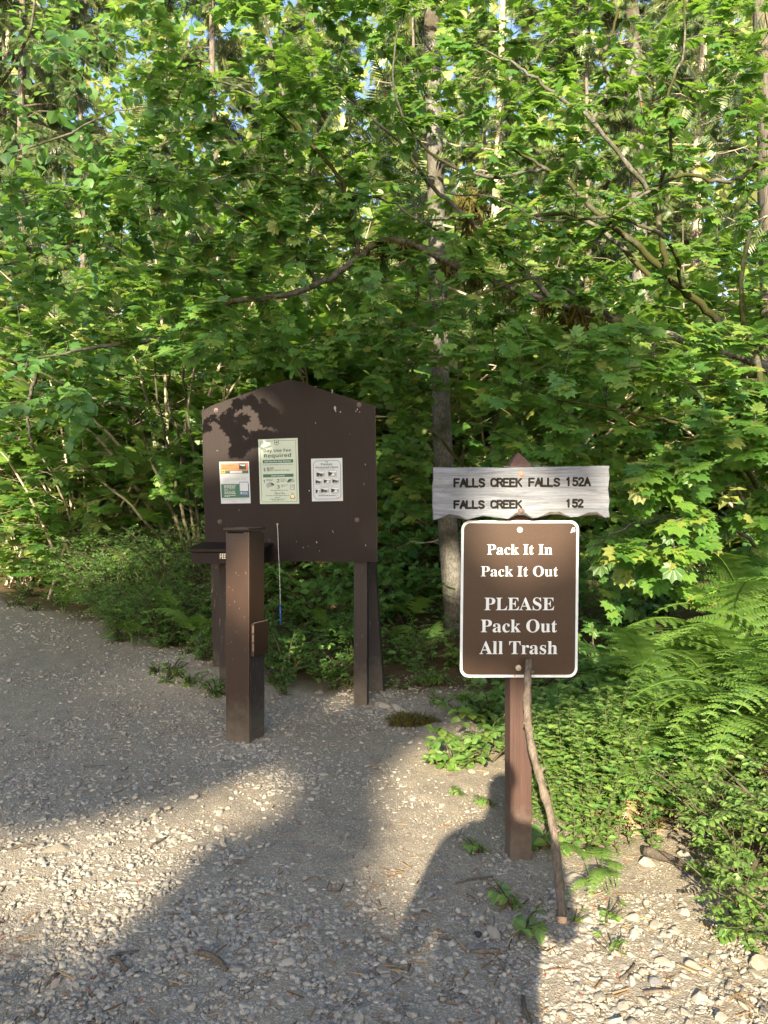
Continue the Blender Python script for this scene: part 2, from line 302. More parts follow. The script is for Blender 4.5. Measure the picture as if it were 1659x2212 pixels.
def ground_mat():
    m = NT("dirt_and_forest_floor", 0.95, 0.12); v = m.tc.outputs["Object"]
    n1 = m.noise(0.9, 6, 0.65); n2 = m.noise(9, 6, 0.7); n3 = m.noise(60, 5, 0.75); n4 = m.noise(210, 3, 0.7)
    c = m.mix(m.ramp(n1, [(0.3, 0.0), (0.7, 1.0)]), (0.165, 0.138, 0.104), (0.250, 0.216, 0.168))
    c = m.mix(m.ramp(n2, [(0.35, 0.0), (0.7, 0.7)]), c, (0.130, 0.104, 0.078))
    c = m.mix(m.ramp(n3, [(0.40, 0.0), (0.66, 0.8)]), c, (0.32, 0.285, 0.23))
    c = m.mix(m.ramp(n4, [(0.56, 0.0), (0.66, 0.75)]), c, (0.08, 0.063, 0.047))
    vc = m.n("ShaderNodeTexVoronoi", {"Vector": v, "Scale": 95.0}); vd = m.n("ShaderNodeTexVoronoi", {"Vector": v, "Scale": 240.0})
    c = m.mix(m.math('MULTIPLY', m.ramp(vc.outputs[0], [(0.30, 1.0), (0.42, 0.0)]), m.ramp(m.n("ShaderNodeSeparateColor", {0: vc.outputs[1]}).outputs[0], [(0.45, 0.0), (0.55, 0.8)])), c, m.mix(m.n("ShaderNodeSeparateColor", {0: vc.outputs[1]}).outputs[1], (0.20, 0.185, 0.16), (0.46, 0.43, 0.37)))
    c = m.mix(m.math('MULTIPLY', m.ramp(vd.outputs[0], [(0.30, 1.0), (0.45, 0.0)]), m.ramp(m.n("ShaderNodeSeparateColor", {0: vd.outputs[1]}).outputs[0], [(0.4, 0.0), (0.5, 0.8)])), c, m.mix(m.n("ShaderNodeSeparateColor", {0: vd.outputs[1]}).outputs[1], (0.14, 0.12, 0.10), (0.44, 0.39, 0.32)))
    # forest floor away from the trodden path: dark duff
    xyz = m.n("ShaderNodeSeparateXYZ", {0: v}); x, y = xyz.outputs[0], xyz.outputs[1]
    edge = m.math('ADD', m.math('MULTIPLY', m.n("ShaderNodeMapRange", {0: x, 1: -6.0, 2: -0.4, 3: -5.2, 4: 0.0}).outputs[0], 1.0), m.math('MULTIPLY', m.noise(1.1, 4), 1.0))
    f1 = m.n("ShaderNodeMapRange", {0: m.math('ADD', y, edge), 1: 5.85, 2: 6.25, 3: 0.0, 4: 1.0}).outputs[0]
    e2 = m.math('SUBTRACT', x, m.math('MULTIPLY', m.noise(2.5, 4), 0.8))
    f2 = m.math('MULTIPLY', m.n("ShaderNodeMapRange", {0: e2, 1: 0.75, 2: 1.0, 3: 0.0, 4: 0.85}).outputs[0], m.n("ShaderNodeMapRange", {0: y, 1: 2.6, 2: 3.0, 3: 0.0, 4: 1.0}).outputs[0])
    f = m.math('MAXIMUM', f1, f2)
    duff = m.mix(m.ramp(n3, [(0.38, 0.0), (0.65, 1.0)]), (0.055, 0.038, 0.022), (0.16, 0.11, 0.065))
    duff = m.mix(m.ramp(m.noise(3, 4), [(0.52, 0.0), (0.62, 0.7)]), duff, (0.065, 0.062, 0.018))
    c = m.mix(f, c, duff); m.color(c)
    vo = vc.outputs[0]; vo2 = vd.outputs[0]
    h = m.mix(0.5, m.mix(0.5, n3, n4), m.mix(0.5, m.ramp(vo, [(0.0, 1.0), (0.6, 0.0)]), m.ramp(vo2, [(0.0, 1.0), (0.7, 0.0)])))
    m.bump(h, 0.8, 0.010); return m.m
M['ground'] = ground_mat()
def stone_mat():
    m = NT("stone", 0.85, 0.2); oi = m.n("ShaderNodeObjectInfo").outputs["Random"]; r = m.math('FRACT', m.math('ADD', oi, m.island()))
    c = m.ramp(r, [(0.0, (0.17, 0.162, 0.148)), (0.25, (0.27, 0.248, 0.21)), (0.5, (0.31, 0.28, 0.23)), (0.7, (0.21, 0.197, 0.175)), (0.85, (0.37, 0.345, 0.295)), (0.95, (0.13, 0.14, 0.155)), (1.0, (0.32, 0.25, 0.20))])
    n = m.noise(35, 6, 0.7); c = m.mix(m.ramp(n, [(0.3, 0.0), (0.75, 0.5)]), c, (0.17, 0.14, 0.11)); m.color(c)
    m.bump(n, 0.5, 0.006); return m.m
M['stone'] = stone_mat()
M['bedrock'] = bark_mat("bedded_rock", (0.14, 0.125, 0.10), (0.24, 0.215, 0.175), (0.12, 0.10, 0.075), 0.3, (14, 14, 14), 0.5)
def plank_mat():
    m = NT("weathered_plank", 0.85, 0.15); v = m.coord((1.6, 30, 26)); n1 = m.noise(3.2, 10, 0.72, v, 0.9); n2 = m.noise(9, 6, 0.7, m.coord((3, 60, 70)))
    c = m.mix(m.ramp(n1, [(0.30, 0.0), (0.66, 1.0)]), (0.072, 0.075, 0.084), (0.215, 0.232, 0.268))
    c = m.mix(m.ramp(n2, [(0.54, 0.0), (0.68, 0.7)]), c, (0.06, 0.055, 0.052))
    n3 = m.noise(4, 3, 0.5, m.coord((1, 1, 3))); c = m.mix(m.ramp(n3, [(0.5, 0.0), (0.75, 0.35)]), c, (0.13, 0.118, 0.105)); m.color(c)
    m.bump(m.mix(0.5, n1, n2), 0.8, 0.004); return m.m
M['plank'] = plank_mat()
M['groove_strips'] = plain_mat("painted_groove_shade", (0.012, 0.010, 0.009), 0.9, 0.1, 0.5)
M['edge_shade'] = plain_mat("plank_edge_shade", (0.06, 0.052, 0.046), 0.9, 0.1, 0.4)
def placard_mat():
    m = NT("brown_reflective_sheet", 0.4, 0.25); v = m.coord((1, 1, 1)); vo = m.voro(190, v)
    c = m.mix(m.ramp(vo, [(0.25, 0.0), (0.5, 1.0)]), (0.042, 0.0225, 0.0140), (0.034, 0.0180, 0.0112))
    n = m.noise(5, 4); c = m.mix(m.ramp(n, [(0.45, 0.0), (0.8, 0.3)]), c, (0.050, 0.029, 0.019)); m.color(c); m.bump(vo, 0.05, 0.002); return m.m
M['placard'] = placard_mat()

# ------------------------------------------------------------------ ground
def axis(lo_, hi, near0, near1, fine, coarse):
    a = list(np.arange(near0, near1, fine)); x, s = near1, fine
    while x < hi: a.append(x); s = min(s * 1.25, coarse); x += s
    a.append(hi); x, s = near0, fine
    while x > lo_: s = min(s * 1.25, coarse); x -= s; a.insert(0, max(x, lo_))
    return np.unique(np.array(a))
gx, gy = axis(-90, 90, -3.5, 3.0, 0.045, 6), axis(-60, 150, 1.5, 7.0, 0.045, 6)
GX, GY = np.meshgrid(gx, gy); GZ = gz(GX, GY)
near = np.exp(-np.clip(np.abs(GY - 4) - 3, 0, 9)); g_r = rng(3)
GZ = GZ + near * (g_r.normal(0, 0.0030, GZ.shape) + .006 * np.sin(GX * 31 + 2 * np.sin(GY * 17)) * np.sin(GY * 27 + np.sin(GX * 13)))
gi, gj = np.meshgrid(np.arange(len(gy) - 1), np.arange(len(gx) - 1), indexing='ij'); nx = len(gx)
GT = np.stack([gi * nx + gj, gi * nx + gj + 1, (gi + 1) * nx + gj + 1, (gi + 1) * nx + gj], -1).reshape(-1, 4)
tag(link("ground", tri_mesh("ground", np.stack([GX, GY, GZ], -1).reshape(-1, 3), GT, M['ground'], smooth=True)), "dirt path with packed gravel running into dark forest floor", "ground", kind="structure")

# ------------------------------------------------------------------ unseen trees behind the camera, crowns shaped to cast the dappled shade
TE, TA = math.tan(SUN_EL) / math.cos(SUN_AZ), math.tan(SUN_AZ)
PATCH = [np.array(p, float) for p in (
    [(-300, 1960), (-300, 1850), (60, 1840), (250, 1800), (420, 1745), (520, 1690), (615, 1665), (605, 1715), (555, 1775), (480, 1810), (390, 1850), (330, 1930), (240, 1985), (120, 2010), (-300, 2000)],
    [(700, 1538), (730, 1520), (762, 1506), (765, 1518), (725, 1545)],
    [(862, 1700), (900, 1620), (960, 1585), (1080, 1590), (1230, 1600), (1400, 1540), (2600, 1480), (2600, 4400), (1400, 4400), (1190, 2212), (1000, 2000), (862, 1930), (850, 1800)])]
def in_poly(P, x, y):
    c = np.zeros(x.shape, bool); n = len(P)
    for i in range(n):
        x1, y1 = P[i]; x2, y2 = P[(i + 1) % n]
        k = (y1 > y) != (y2 > y); c ^= k & (x < (x2 - x1) * (y - y1) / (y2 - y1 + 1e-12) + x1)
    return c
SPOTS = [(1.3, 2.75, 0.95, 0.55), (-0.02, 2.54, 0.20, 0.11), (-0.03, 2.86, 0.07, 0.05), (-0.80, 4.0, 0.10, 0.24), (-2.22, 4.20, 0.33, 0.28), (-1.72, 2.75, 0.10, 0.20), (-0.9, 3.05, .12, .12), (-5.4, 4.6, .9, .35), (-4.2, 5.0, .5, .3), (-3.4, 4.6, .3, .25),
         (1.7, 4.6, 0.8, 1.3), (2.6, 3.6, 1.2, 1.5), (-10, 6.0, 4, 1.6), (0.2, 6.6, 0.9, 1.0), (1.4, 6.6, 1.6, 1.2), (-3.2, 6.2, 0.5, 0.35), (-4.4, 7.0, 0.6, 0.4), (-1.9, 7.0, 0.5, 0.5), (-3.0, 5.3, .3, .2)]
def sunny(x0, z0):                                      # should the crowns let the sun reach the point of the plane above the camera that (x0, z0) names
    d = np.clip(z0 / TE, 0.3, 60); px = CX + (x0 + d * TA) / d * FPX; py = CY + CAM_H * FPX / d
    r = np.zeros(x0.shape, bool)
    for P in PATCH: r |= in_poly(P, px, py) & (z0 > 0.1) & (z0 < 2.6)
    for a, b, ra, rb in SPOTS: r |= ((x0 - a) / ra) ** 2 + ((z0 - b) / rb) ** 2 < 1
    top = 6.65 + 0.5 * np.sin(x0 * 1.9) + 0.3 * np.sin(x0 * 5.3 + 1) - 0.8 * np.clip(x0 + 0.6, 0, 1.2) / 1.2
    return r | (z0 > top)
SPRAY_V = np.array([(-0.5, 0, 0), (-0.15, -0.28, 0.05), (0.25, -0.22, 0.02), (0.55, 0.02, -0.05), (0.2, 0.25, 0.03), (-0.2, 0.22, 0.04)]) ; SPRAY_T = np.array([(0, 1, 2), (0, 2, 3), (0, 3, 4), (0, 4, 5)])
def shade_trees():
    g = rng(11); n = 62000
    y = g.uniform(-19.0, -16.0, n); x0 = g.uniform(-13, 9, n); z0 = g.uniform(-0.9, 8.3, n)
    keep = ~(sunny(x0, z0) | sunny(x0 + .12, z0) | sunny(x0 - .12, z0) | sunny(x0, z0 + .10) | sunny(x0, z0 - .10)); y, x0, z0 = y[keep], x0[keep], z0[keep]  # sprays left out wherever a sun patch is wanted
    P = np.stack([x0 + y * TA, y, z0 - y * TE], -1)
    F = nrm(g.normal(0, 1, P.shape)); N = nrm(np.array(-SD) + g.normal(0, 0.5, P.shape)); S, F, N = frames(F, N)
    xs = np.array([-17.5, -14.8, -12.2, -9.6, -7.0, -4.4, -1.8, 1.0, 4.2]); own = np.argmin(np.abs(P[:, 0:1] - xs[None] - g.normal(0, 0.5, (len(P), 1))), 1)
    words_ = ["leaning", "tallest", "narrow", "broad", "twin topped", "dense", "ragged", "slender", "wide skirted"]
    for k, x in enumerate(xs):
        yy = -17.5 + g.uniform(-0.8, 0.8); root = empty("conifer_tree", (x, yy, float(gz(x, yy))), f"{words_[k]} unseen conifer behind the camera, crown shaped to shade the path", "tree", "trees that shade the path")
        MB().tube([(x, yy, -0.2), (x + .05, yy, 5), (x - .05, yy + .1, 10), (x, yy, 14.6)], [.24, .19, .11, .03], 10).build("trunk", M['bark_dark'], root, smooth=True)
        i = own == k; V, T = batch((SPRAY_V, SPRAY_T), P[i], S[i], F[i], N[i], g.uniform(0.20, 0.36, i.sum()))
        link("crown", tri_mesh("crown", V - np.array(root.location), T, M['needle']), root)
shade_trees()

# ------------------------------------------------------------------ the person whose shadow falls across the path
def skin_body(chain_pts, edges, radii, name, mat, parent, root_i=0, sub=2):
    me = bpy.data.meshes.new(name); me.from_pydata(chain_pts, edges, []); o = link(name, me, parent)
    s = o.modifiers.new("skin", 'SKIN'); s.use_smooth_shade = True
    for i, r in enumerate(radii): me.skin_vertices[0].data[i].radius = (r, r) if not isinstance(r, tuple) else r
    for i in range(len(radii)): me.skin_vertices[0].data[i].use_root = (i == root_i)
    o.modifiers.new("sub", 'SUBSURF').levels = sub; o.modifiers["sub"].render_levels = sub
    dg = bpy.context.evaluated_depsgraph_get(); m2 = bpy.data.meshes.new_from_object(o.evaluated_get(dg))
    o.modifiers.clear(); o.data = m2; m2.materials.clear(); m2.materials.append(mat); m2.polygons.foreach_set("use_smooth", [True] * len(m2.polygons)); return o
def person():
    x, y = -0.19, -0.33
    root = empty("person", (x, y, 0), "person standing on the path holding both hands up in front of the chest", "person")
    P = [(0, 0, .93), (0, 0, 1.12), (0, -.01, 1.34), (0, -.01, 1.44), (0, .0, 1.54), (0, .02, 1.64), (0, .015, 1.72)]; E = [(0, 1), (1, 2), (2, 3), (3, 4), (4, 5), (5, 6)]; r = [(.16, .11), (.15, .10), (.17, .105), (.09, .075), (.055, .06), (.085, .10), (.075, .09)]
    for s in (-1, 1):
        b = len(P); P += [(s * .09, 0, .86), (s * .10, .01, .48), (s * .11, -.01, .09), (s * .12, .12, .04)]; E += [(0, b), (b, b + 1), (b + 1, b + 2), (b + 2, b + 3)]; r += [.095, .062, .045, .04]
        b = len(P); P += [(s * .19, 0, 1.40), (s * .225, .0, 1.13), (s * .13, .20, 1.28), (s * .10, .26, 1.335)]; E += [(3, b), (b, b + 1), (b + 1, b + 2), (b + 2, b + 3)]; r += [.062, .046, .034, (.018, .038)]
        for k in range(5):                              # four fingers and a thumb, curled inward
            f = len(P); u = (k - 1.5) * .021
            if k < 4: pts = [(s * .085, .285, 1.345 - u), (s * .06, .30, 1.35 - u), (s * .045, .285, 1.35 - u)]
            else: pts = [(s * .095, .23, 1.345), (s * .07, .222, 1.35), (s * .05, .225, 1.352)]
            P += pts; E += [(b + 3, f), (f, f + 1), (f + 1, f + 2)]; r += [.010, .0095, .008]
    skin_body(P, E, r, "body", M['skin'], root)
    Pc = [(0, 0, .95), (0, 0, 1.12), (0, -.01, 1.34), (0, -.01, 1.45)]; Ec = [(0, 1), (1, 2), (2, 3)]; rc = [(.175, .125), (.19, .125), (.20, .125), (.10, .085)]
    for s in (-1, 1):
        b = len(Pc); Pc += [(s * .19, 0, 1.405), (s * .25, .0, 1.13), (s * .20, .11, 1.20)]; Ec += [(3, b), (b, b + 1), (b + 1, b + 2)]; rc += [.075, .06, .05]
    skin_body(Pc, Ec, rc, "jacket", M['cloth'], root)
    Pt = [(0, 0, .97), (0, 0, .90)]; Et = [(0, 1)]; rt = [(.17, .12), (.165, .115)]
    for s in (-1, 1):
        b = len(Pt); Pt += [(s * .095, 0, .80), (s * .10, .01, .48), (s * .11, -.01, .11)]; Et += [(1, b), (b, b + 1), (b + 1, b + 2)]; rt += [.105, .075, .06]
    skin_body(Pt, Et, rt, "trousers", M['cloth'], root)
    skin_body([(0, -.01, 1.63), (0, -.012, 1.70), (0, -.005, 1.765)], [(0, 1), (1, 2)], [(.088, .09), (.092, .102), (.05, .06)], "hair", M['hair'], root)
person()

# ------------------------------------------------------------------ information kiosk
def box_frame(x, y, z0, z1, wx, wy, yaw): return (x, y, (z0 + z1) / 2), (wx, wy, z1 - z0), rotz(yaw)
KL = at(443.5, 1213, 5.36); KR = at(815, 1213, 5.19)
KX = nrm((KR - KL) * np.array([1, 1, 0])); KN = np.array([KX[1], -KX[0], 0.0]); KYAW = math.atan2(KX[1], KX[0])
def kp(px, py, h=0.0): return ray_plane(px, py, KL, KN) + KN * h
k0 = ((KL + KR) / 2)
kiosk = empty("information_kiosk", (k0[0], k0[1], float(gz(k0[0], k0[1]))), "dark brown gabled notice board on posts at the forest edge", "kiosk")
out = [(443.5, 1213.5), (600, 1213), (815, 1214), (813.5, 1100), (811.5, 980), (810, 876), (760, 861), (700, 842.5), (652, 825.5), (636, 821), (626.5, 819.5), (612, 823), (570, 836), (520, 853.5), (470, 871), (457, 876), (436, 889), (438.5, 1000), (441.5, 1120)]
mb = MB(); mb.prism([kp(x, y) for x, y in out], -KN * 0.019, 0)
mb.m = [0 if abs(np.dot(nrm(np.cross(np.array(mb.v[f[1]]) - np.array(mb.v[f[0]]), np.array(mb.v[f[2]]) - np.array(mb.v[f[1]]))), KN)) > 0.7 else 1 for f in mb.f]
board = mb.build("board", [M['board'], M['endgrain']], kiosk)
def kpost(px0, px1, z0, z1, back, depth, mat, lean=0.0, topmat=None):
    a, b = ray_plane(px0, 1300, KL - KN * back, KN), ray_plane(px1, 1300, KL - KN * back, KN); c = (a + b) / 2 - KN * depth / 2; wd = np.linalg.norm(b - a)
    L = z1 - z0; d = np.array([c[0], c[1], 0]); m_ = MB()
    vs = []
    for z, off in ((z0, 0), (z1, lean)):
        for sx, sy in ((-1, -1), (1, -1), (1, 1), (-1, 1)): vs.append(d + KX * (sx * wd / 2 + off) + KN * (-sy * depth / 2) + np.array([0, 0, z]))
    m_.add(vs, [(3, 2, 1, 0), (4, 5, 6, 7), (0, 1, 5, 4), (1, 2, 6, 5), (2, 3, 7, 6), (3, 0, 4, 7)])
    return m_.build("post", mat, kiosk, bevel=0.004)
kpost(764, 793, -0.1, 1.98, 0.021, 0.092, M['postgrey'])
kpost(473, 502, -0.05, 1.93, 0.021, 0.092, M['postgrey'])
kpost(800, 831, -0.1, 2.24, 0.36, 0.10, M['postgrey'], -0.155)
kpost(462, 488, -0.05, 2.20, 0.36, 0.09, M['postgrey'], -0.06)
def disc(mb, c, N, r, h, n=10, m=0, dome=0.0):
    N = nrm(N); a = nrm(np.cross(N, [0.1, 0.2, 1])); b = np.cross(N, a); th = np.linspace(0, 2 * math.pi, n, endpoint=False)
    r0 = [c + r * (math.cos(t) * a + math.sin(t) * b) for t in th]; r1 = [p + N * h for p in r0]; top = c + N * (h + dome)
    mb.add(r0 + r1 + [top], [(i, (i + 1) % n, n + (i + 1) % n, n + i) for i in range(n)] + [(n + i, n + (i + 1) % n, 2 * n) for i in range(n)], m)
for px, py in ((467, 886), (776, 874.5), (475, 1127), (771, 1123)):
    b_ = MB(); disc(b_, kp(px, py), KN, 0.017, 0.004); disc(b_, kp(px, py, .004), KN, 0.010, 0.006, 6, 0, .002); b_.build("bolt", M['boltdark'], kiosk)
b_ = MB()                                               # bird-lime and staple scars on the board face
g = rng(5)
for px, py, r in ((723, 882, 5), (725, 887, 3), (735, 890, 2.2), (772, 884, 2), (769, 888, 2), (777, 890, 1.6), (682, 914, 1.8), (684, 1171, 2.4), (713, 1062, 1.6), (790, 1178, 2), (789, 1003, 1.6), (560, 1180, 2.2), (690, 1190, 1.3), (655, 1183, 1.5), (485, 1180, 1.6), (566, 1183, 1.4), (595, 1063, 2.0), (668, 1060, 2.0), (640, 1170, 1.3), (718, 843, 3), (718, 848, 2)):
    n_ = 7; th = np.linspace(0, 2 * math.pi, n_, endpoint=False); rr = r * g.uniform(0.4, 1.1, n_)
    b_.poly([kp(px + rr[i] * math.cos(-th[i]) * .7, py + rr[i] * math.sin(-th[i]) * 1.2, 0.0008) for i in range(n_)])
for _ in range(26):
    px, py = g.uniform(448, 805), g.uniform(885, 1205); r = g.uniform(.5, 1.0); a = g.uniform(0, 3.1); l = g.uniform(1.2, 4.5)
    if 470 < px < 745 and 940 < py < 1092: continue
    dx, dy = math.cos(a) * l, math.sin(a) * l; b_.poly([kp(px - dx, py - dy, .0008), kp(px - dy * r * .2, py + dx * r * .2, .0008), kp(px + dx, py + dy, .0008), kp(px + dy * r * .2, py - dx * r * .2, .0008)])
b_.build("paint_chips", M['grey'], kiosk)
# envelope box with its lid, at the lower left of the board
sh = MB(); a, b = kp(441, 1187, .001), kp(583, 1187, .001); DEP = 0.235
zt = CAM_H - (1190 - CY) / FPX * 5.1; zb = CAM_H - (1218 - CY) / FPX * 5.1
c = (a + b) / 2 + KN * DEP / 2; wbox = np.linalg.norm(b - a); zbk = zt + .028
vs = [a, b, b + KN * DEP, a + KN * DEP]
lo4 = [np.array([v[0], v[1], zb]) for v in vs]; up4 = [np.array([v[0], v[1], zbk if i < 2 else zt - .012]) for i, v in enumerate(vs)]
MB().add(lo4 + up4, [(0, 1, 2, 3), (7, 6, 5, 4), (1, 0, 4, 5), (2, 1, 5, 6), (3, 2, 6, 7), (0, 3, 7, 4)]).build("envelope_box", M['board'], kiosk, bevel=.002)
ebox = kiosk.children[-1]
ov = 0.02; A = a - KX * ov; B = b + KX * ov; C_ = b + KX * ov + KN * (DEP + ov); D_ = a - KX * ov + KN * (DEP + ov)
top4 = [np.array([A[0], A[1], zbk + .024]), np.array([B[0], B[1], zbk + .024]), np.array([C_[0], C_[1], zt + .012]), np.array([D_[0], D_[1], zt + .012])]
lid = MB().add([p - np.array([0, 0, .020]) for p in top4] + top4, [(0, 1, 2, 3), (7, 6, 5, 4), (1, 0, 4, 5), (2, 1, 5, 6), (3, 2, 6, 7), (0, 3, 7, 4)]).build("lid", M['board'], ebox, loc=None, bevel=.002)
def fix_child(o, par, top):                             # a sub-part keeps its world place: the part above it has no offset of its own
    o.parent = par; o.location = tuple(-np.array(top.location) * 0)
lid.data.transform(Matrix.Translation(-Vector(kiosk.location)))
fN = KN; FO = up4[3]
def fp(px, py, h): return ray_plane(px, py, FO + KN * h, KN)
s1 = Sheet(fp(475, 1196, .0015), fp(487.5, 1196, .0015), fp(475, 1207, .0015), fp(487.5, 1207, .0015)); mb = MB(); s1.text(mb, fancy("FEE", "sans"), 0, 0, 1, 1, 0); lt = mb.build("lettering", M['cream'], ebox); lt.data.transform(Matrix.Translation(-Vector(kiosk.location)))

# ------------------------------------------------------------------ posters
def poster_sheet(c4, h): return Sheet(*[kp(x, y, h) for x, y in c4])
def poster_base(s, name, mat, label):
    root = empty(name, s.p(.5, 1), label, "poster")
    mb = MB(); g = rng(7); nu, nv = 8, 12; P = {}
    for j in range(nv + 1):
        for i in range(nu + 1): P[i, j] = len(mb.v); mb.v.append(tuple(s.p(i / nu, j / nv, 0.0005 * math.sin(i * 1.1) * math.sin(j * .8))))
    for j in range(nv):
        for i in range(nu): mb.f.append((P[i, j + 1], P[i + 1, j + 1], P[i + 1, j], P[i, j])); mb.m.append(0)
    mb.build("paper", mat, root, smooth=True); return root
def words_line(s, mb, u0, u1, v, h, hh, seed, m=0):     # an unreadably small printed line: word-long dashes
    g = rng(seed); u = u0
    while u < u1:
        l = min(g.uniform(.03, .09), u1 - u); s.rect(mb, u, v, u + l, v + hh, h, m); u += l + .014
def shield(s, mb, u, v, su, sv, h, m, mt):
    pts = [(-1, -.85), (-.5, -1), (0, -.88), (.5, -1), (1, -.85), (.85, -.3), (1, .3), (.6, .8), (0, 1), (-.6, .8), (-1, .3), (-.85, -.3)]
    mb.poly([s.p(u + x * su, v + y * sv, h) for x, y in pts][::-1], m)
    mb.poly([s.p(u + x * su * .82, v + y * sv * .82, h + .0003) for x, y in pts][::-1], mt)
    mb.poly([s.p(u + x * su, v + y * sv, h + .0006) for x, y in ((0, -.6), (.28, .15), (.06, .15), (.06, .45), (-.06, .45), (-.06, .15), (-.28, .15))][::-1], m)
    for t, x in (("U", -.5), ("S", .5)): s.text(mb, fancy(t, "sans"), u + (x - .2) * su, v - .35 * sv, u + (x + .2) * su, v + .1 * sv, h + .0006, m)
def photo(s, mb, u0, v0, u1, v1, h, k):                 # a little grey landscape print (ink list: dark, mid, pale)
    s.rect(mb, u0, v0, u1, v1, h, 1); du, dv = u1 - u0, v1 - v0
    def q(pts, m, e): mb.poly([s.p(u0 + x * du, v0 + y * dv, h + e) for x, y in pts][::-1], m)
    q([(0.04, .08), (.96, .08), (.96, .36), (.6, .42), (.3, .30), (.04, .2)], 2, .0003); q([(.04, .25), (.3, .36), (.55, .5), (.2, .96), (.04, .96)], 0, .0003)
    q([(.35, .9), (.55, .5), (.75, .62), (.7, .92)], 2 if k % 2 else 0, .0005)
def badge(s, mb, u, v, su, sv, h):
    pts = [(0, -1), (.25, -.8), (.8, .2), (1, .6), (.7, .9), (0, 1), (-.7, .9), (-1, .6), (-.8, .2), (-.25, -.8)]
    mb.poly([s.p(u + x * su, v + y * sv, h) for x, y in pts][::-1], 1); mb.poly([s.p(u + x * su * .86, v + y * sv * .86 + .0, h + .0003) for x, y in pts][::-1], 0)
    mb.poly([s.p(u + .5 * su * math.cos(-t), v + .15 * sv + .5 * sv * math.sin(-t), h + .0006) for t in np.linspace(0, 6.28, 12, endpoint=False)], 2)
    s.rect(mb, u - .2 * su, v, u + .2 * su, v + .3 * sv, h + .0009, 0)

def build_fee_poster():
    s = poster_sheet([(557.9, 949.3), (643, 946), (562, 1088.6), (646.5, 1088)], .002)
    root = poster_base(s, "fee_poster", M['paper'], "tall pale green day use fee poster, the largest and middle one on the board")
    X = lambda x: (x - 832) / (1545 - 832); Y = lambda y: (y - 128) / (1308 - 128)
    h = .0012; b = MB(); s.ring(b, .045, .030, .955, .972, .008, .005, .04, h); b.build("border", M['inkgreen'], root)
    b = MB()
    for y0, y1 in ((508, 568), (768, 825)): s.rect(b, X(903), Y(y0), X(1455), Y(y1), h)
    b.build("banner", M['green'], root)
    b = MB(); T = lambda st, x0, y0, x1, y1, k="sans", sl=0: s.text(b, fancy(st, k), X(x0), Y(y0), X(x1), Y(y1), h + .0006, 0, sl)
    T("Day Use Fee", 925, 316, 1422, 384); T("Required", 928, 396, 1422, 486); T("$", 915, 655, 952, 720); T("5", 975, 648, 1025, 715); T("00", 1032, 645, 1098, 682); T("Per Vehicle Per Day", 1035, 688, 1385, 716)
    T("1", 905, 868, 932, 928); T("2", 1150, 858, 1200, 920); T("3", 1152, 968, 1200, 1032); T("Welcome!", 872, 262, 1065, 335, "script", .055); T("Thank You", 1100, 1092, 1290, 1135, "script"); T("Fees are used to manage and service this site", 905, 588, 1448, 610)
    for i, (x0, x1, y) in enumerate(((958, 1088, 858), (958, 1080, 880), (1218, 1310, 856), (1218, 1330, 876), (1218, 1305, 898), (1225, 1358, 966), (1225, 1300, 988), (1035, 1350, 1060), (950, 1365, 1156), (1105, 1210, 1188), (1025, 1300, 1218), (1055, 1270, 1236))): words_line(s, b, X(x0), X(x1), Y(y), h, .007, i)
    b.build("lettering", M['inkgreen'], root)
    b = MB(); s.text(b, fancy("Self-Service Pay Station", "sans"), X(935), Y(520), X(1412), Y(560), h + .0006); s.text(b, fancy("Instructions", "sans"), X(1055), Y(780), X(1297), Y(812), h + .0006); b.build("white_lettering", M['paperwhite'], root)
    b = MB(); pp = lambda pts, m, e=0: b.poly([s.p(X(x), Y(y), h + e) for x, y in pts][::-1], m)
    pp([(950, 945), (1030, 905), (1075, 930), (1090, 985), (965, 1018)], 1); pp([(1040, 925), (1085, 935), (1108, 965), (1075, 978), (1045, 955)], 0, .0004)
    pp([(1335, 910), (1370, 865), (1430, 860), (1400, 900), (1345, 930)], 0, .0004); pp([(1360, 935), (1445, 850), (1475, 912)], 1); pp([(1385, 968), (1475, 962), (1472, 1062), (1392, 1062)], 1); pp([(1405, 985), (1450, 985), (1450, 1050), (1405, 1050)], 2, .0004); pp([(1420, 1000), (1435, 1000), (1428, 1022)], 0, .0008)
    s.rect(b, X(1128), Y(855), X(1131), Y(1035), h, 1); shield(s, b, X(1165), Y(197), .062, .042, h + .0003, 0, 2); b.build("emblem", [M['inkgreen'], M['grey'], M['paper']], root)
    b = MB(); badge(s, b, X(1428), Y(1168), .07, .046, h + .0003); b.build("badge", [M['gold'], M['black'], M['cream']], root)
build_fee_poster()
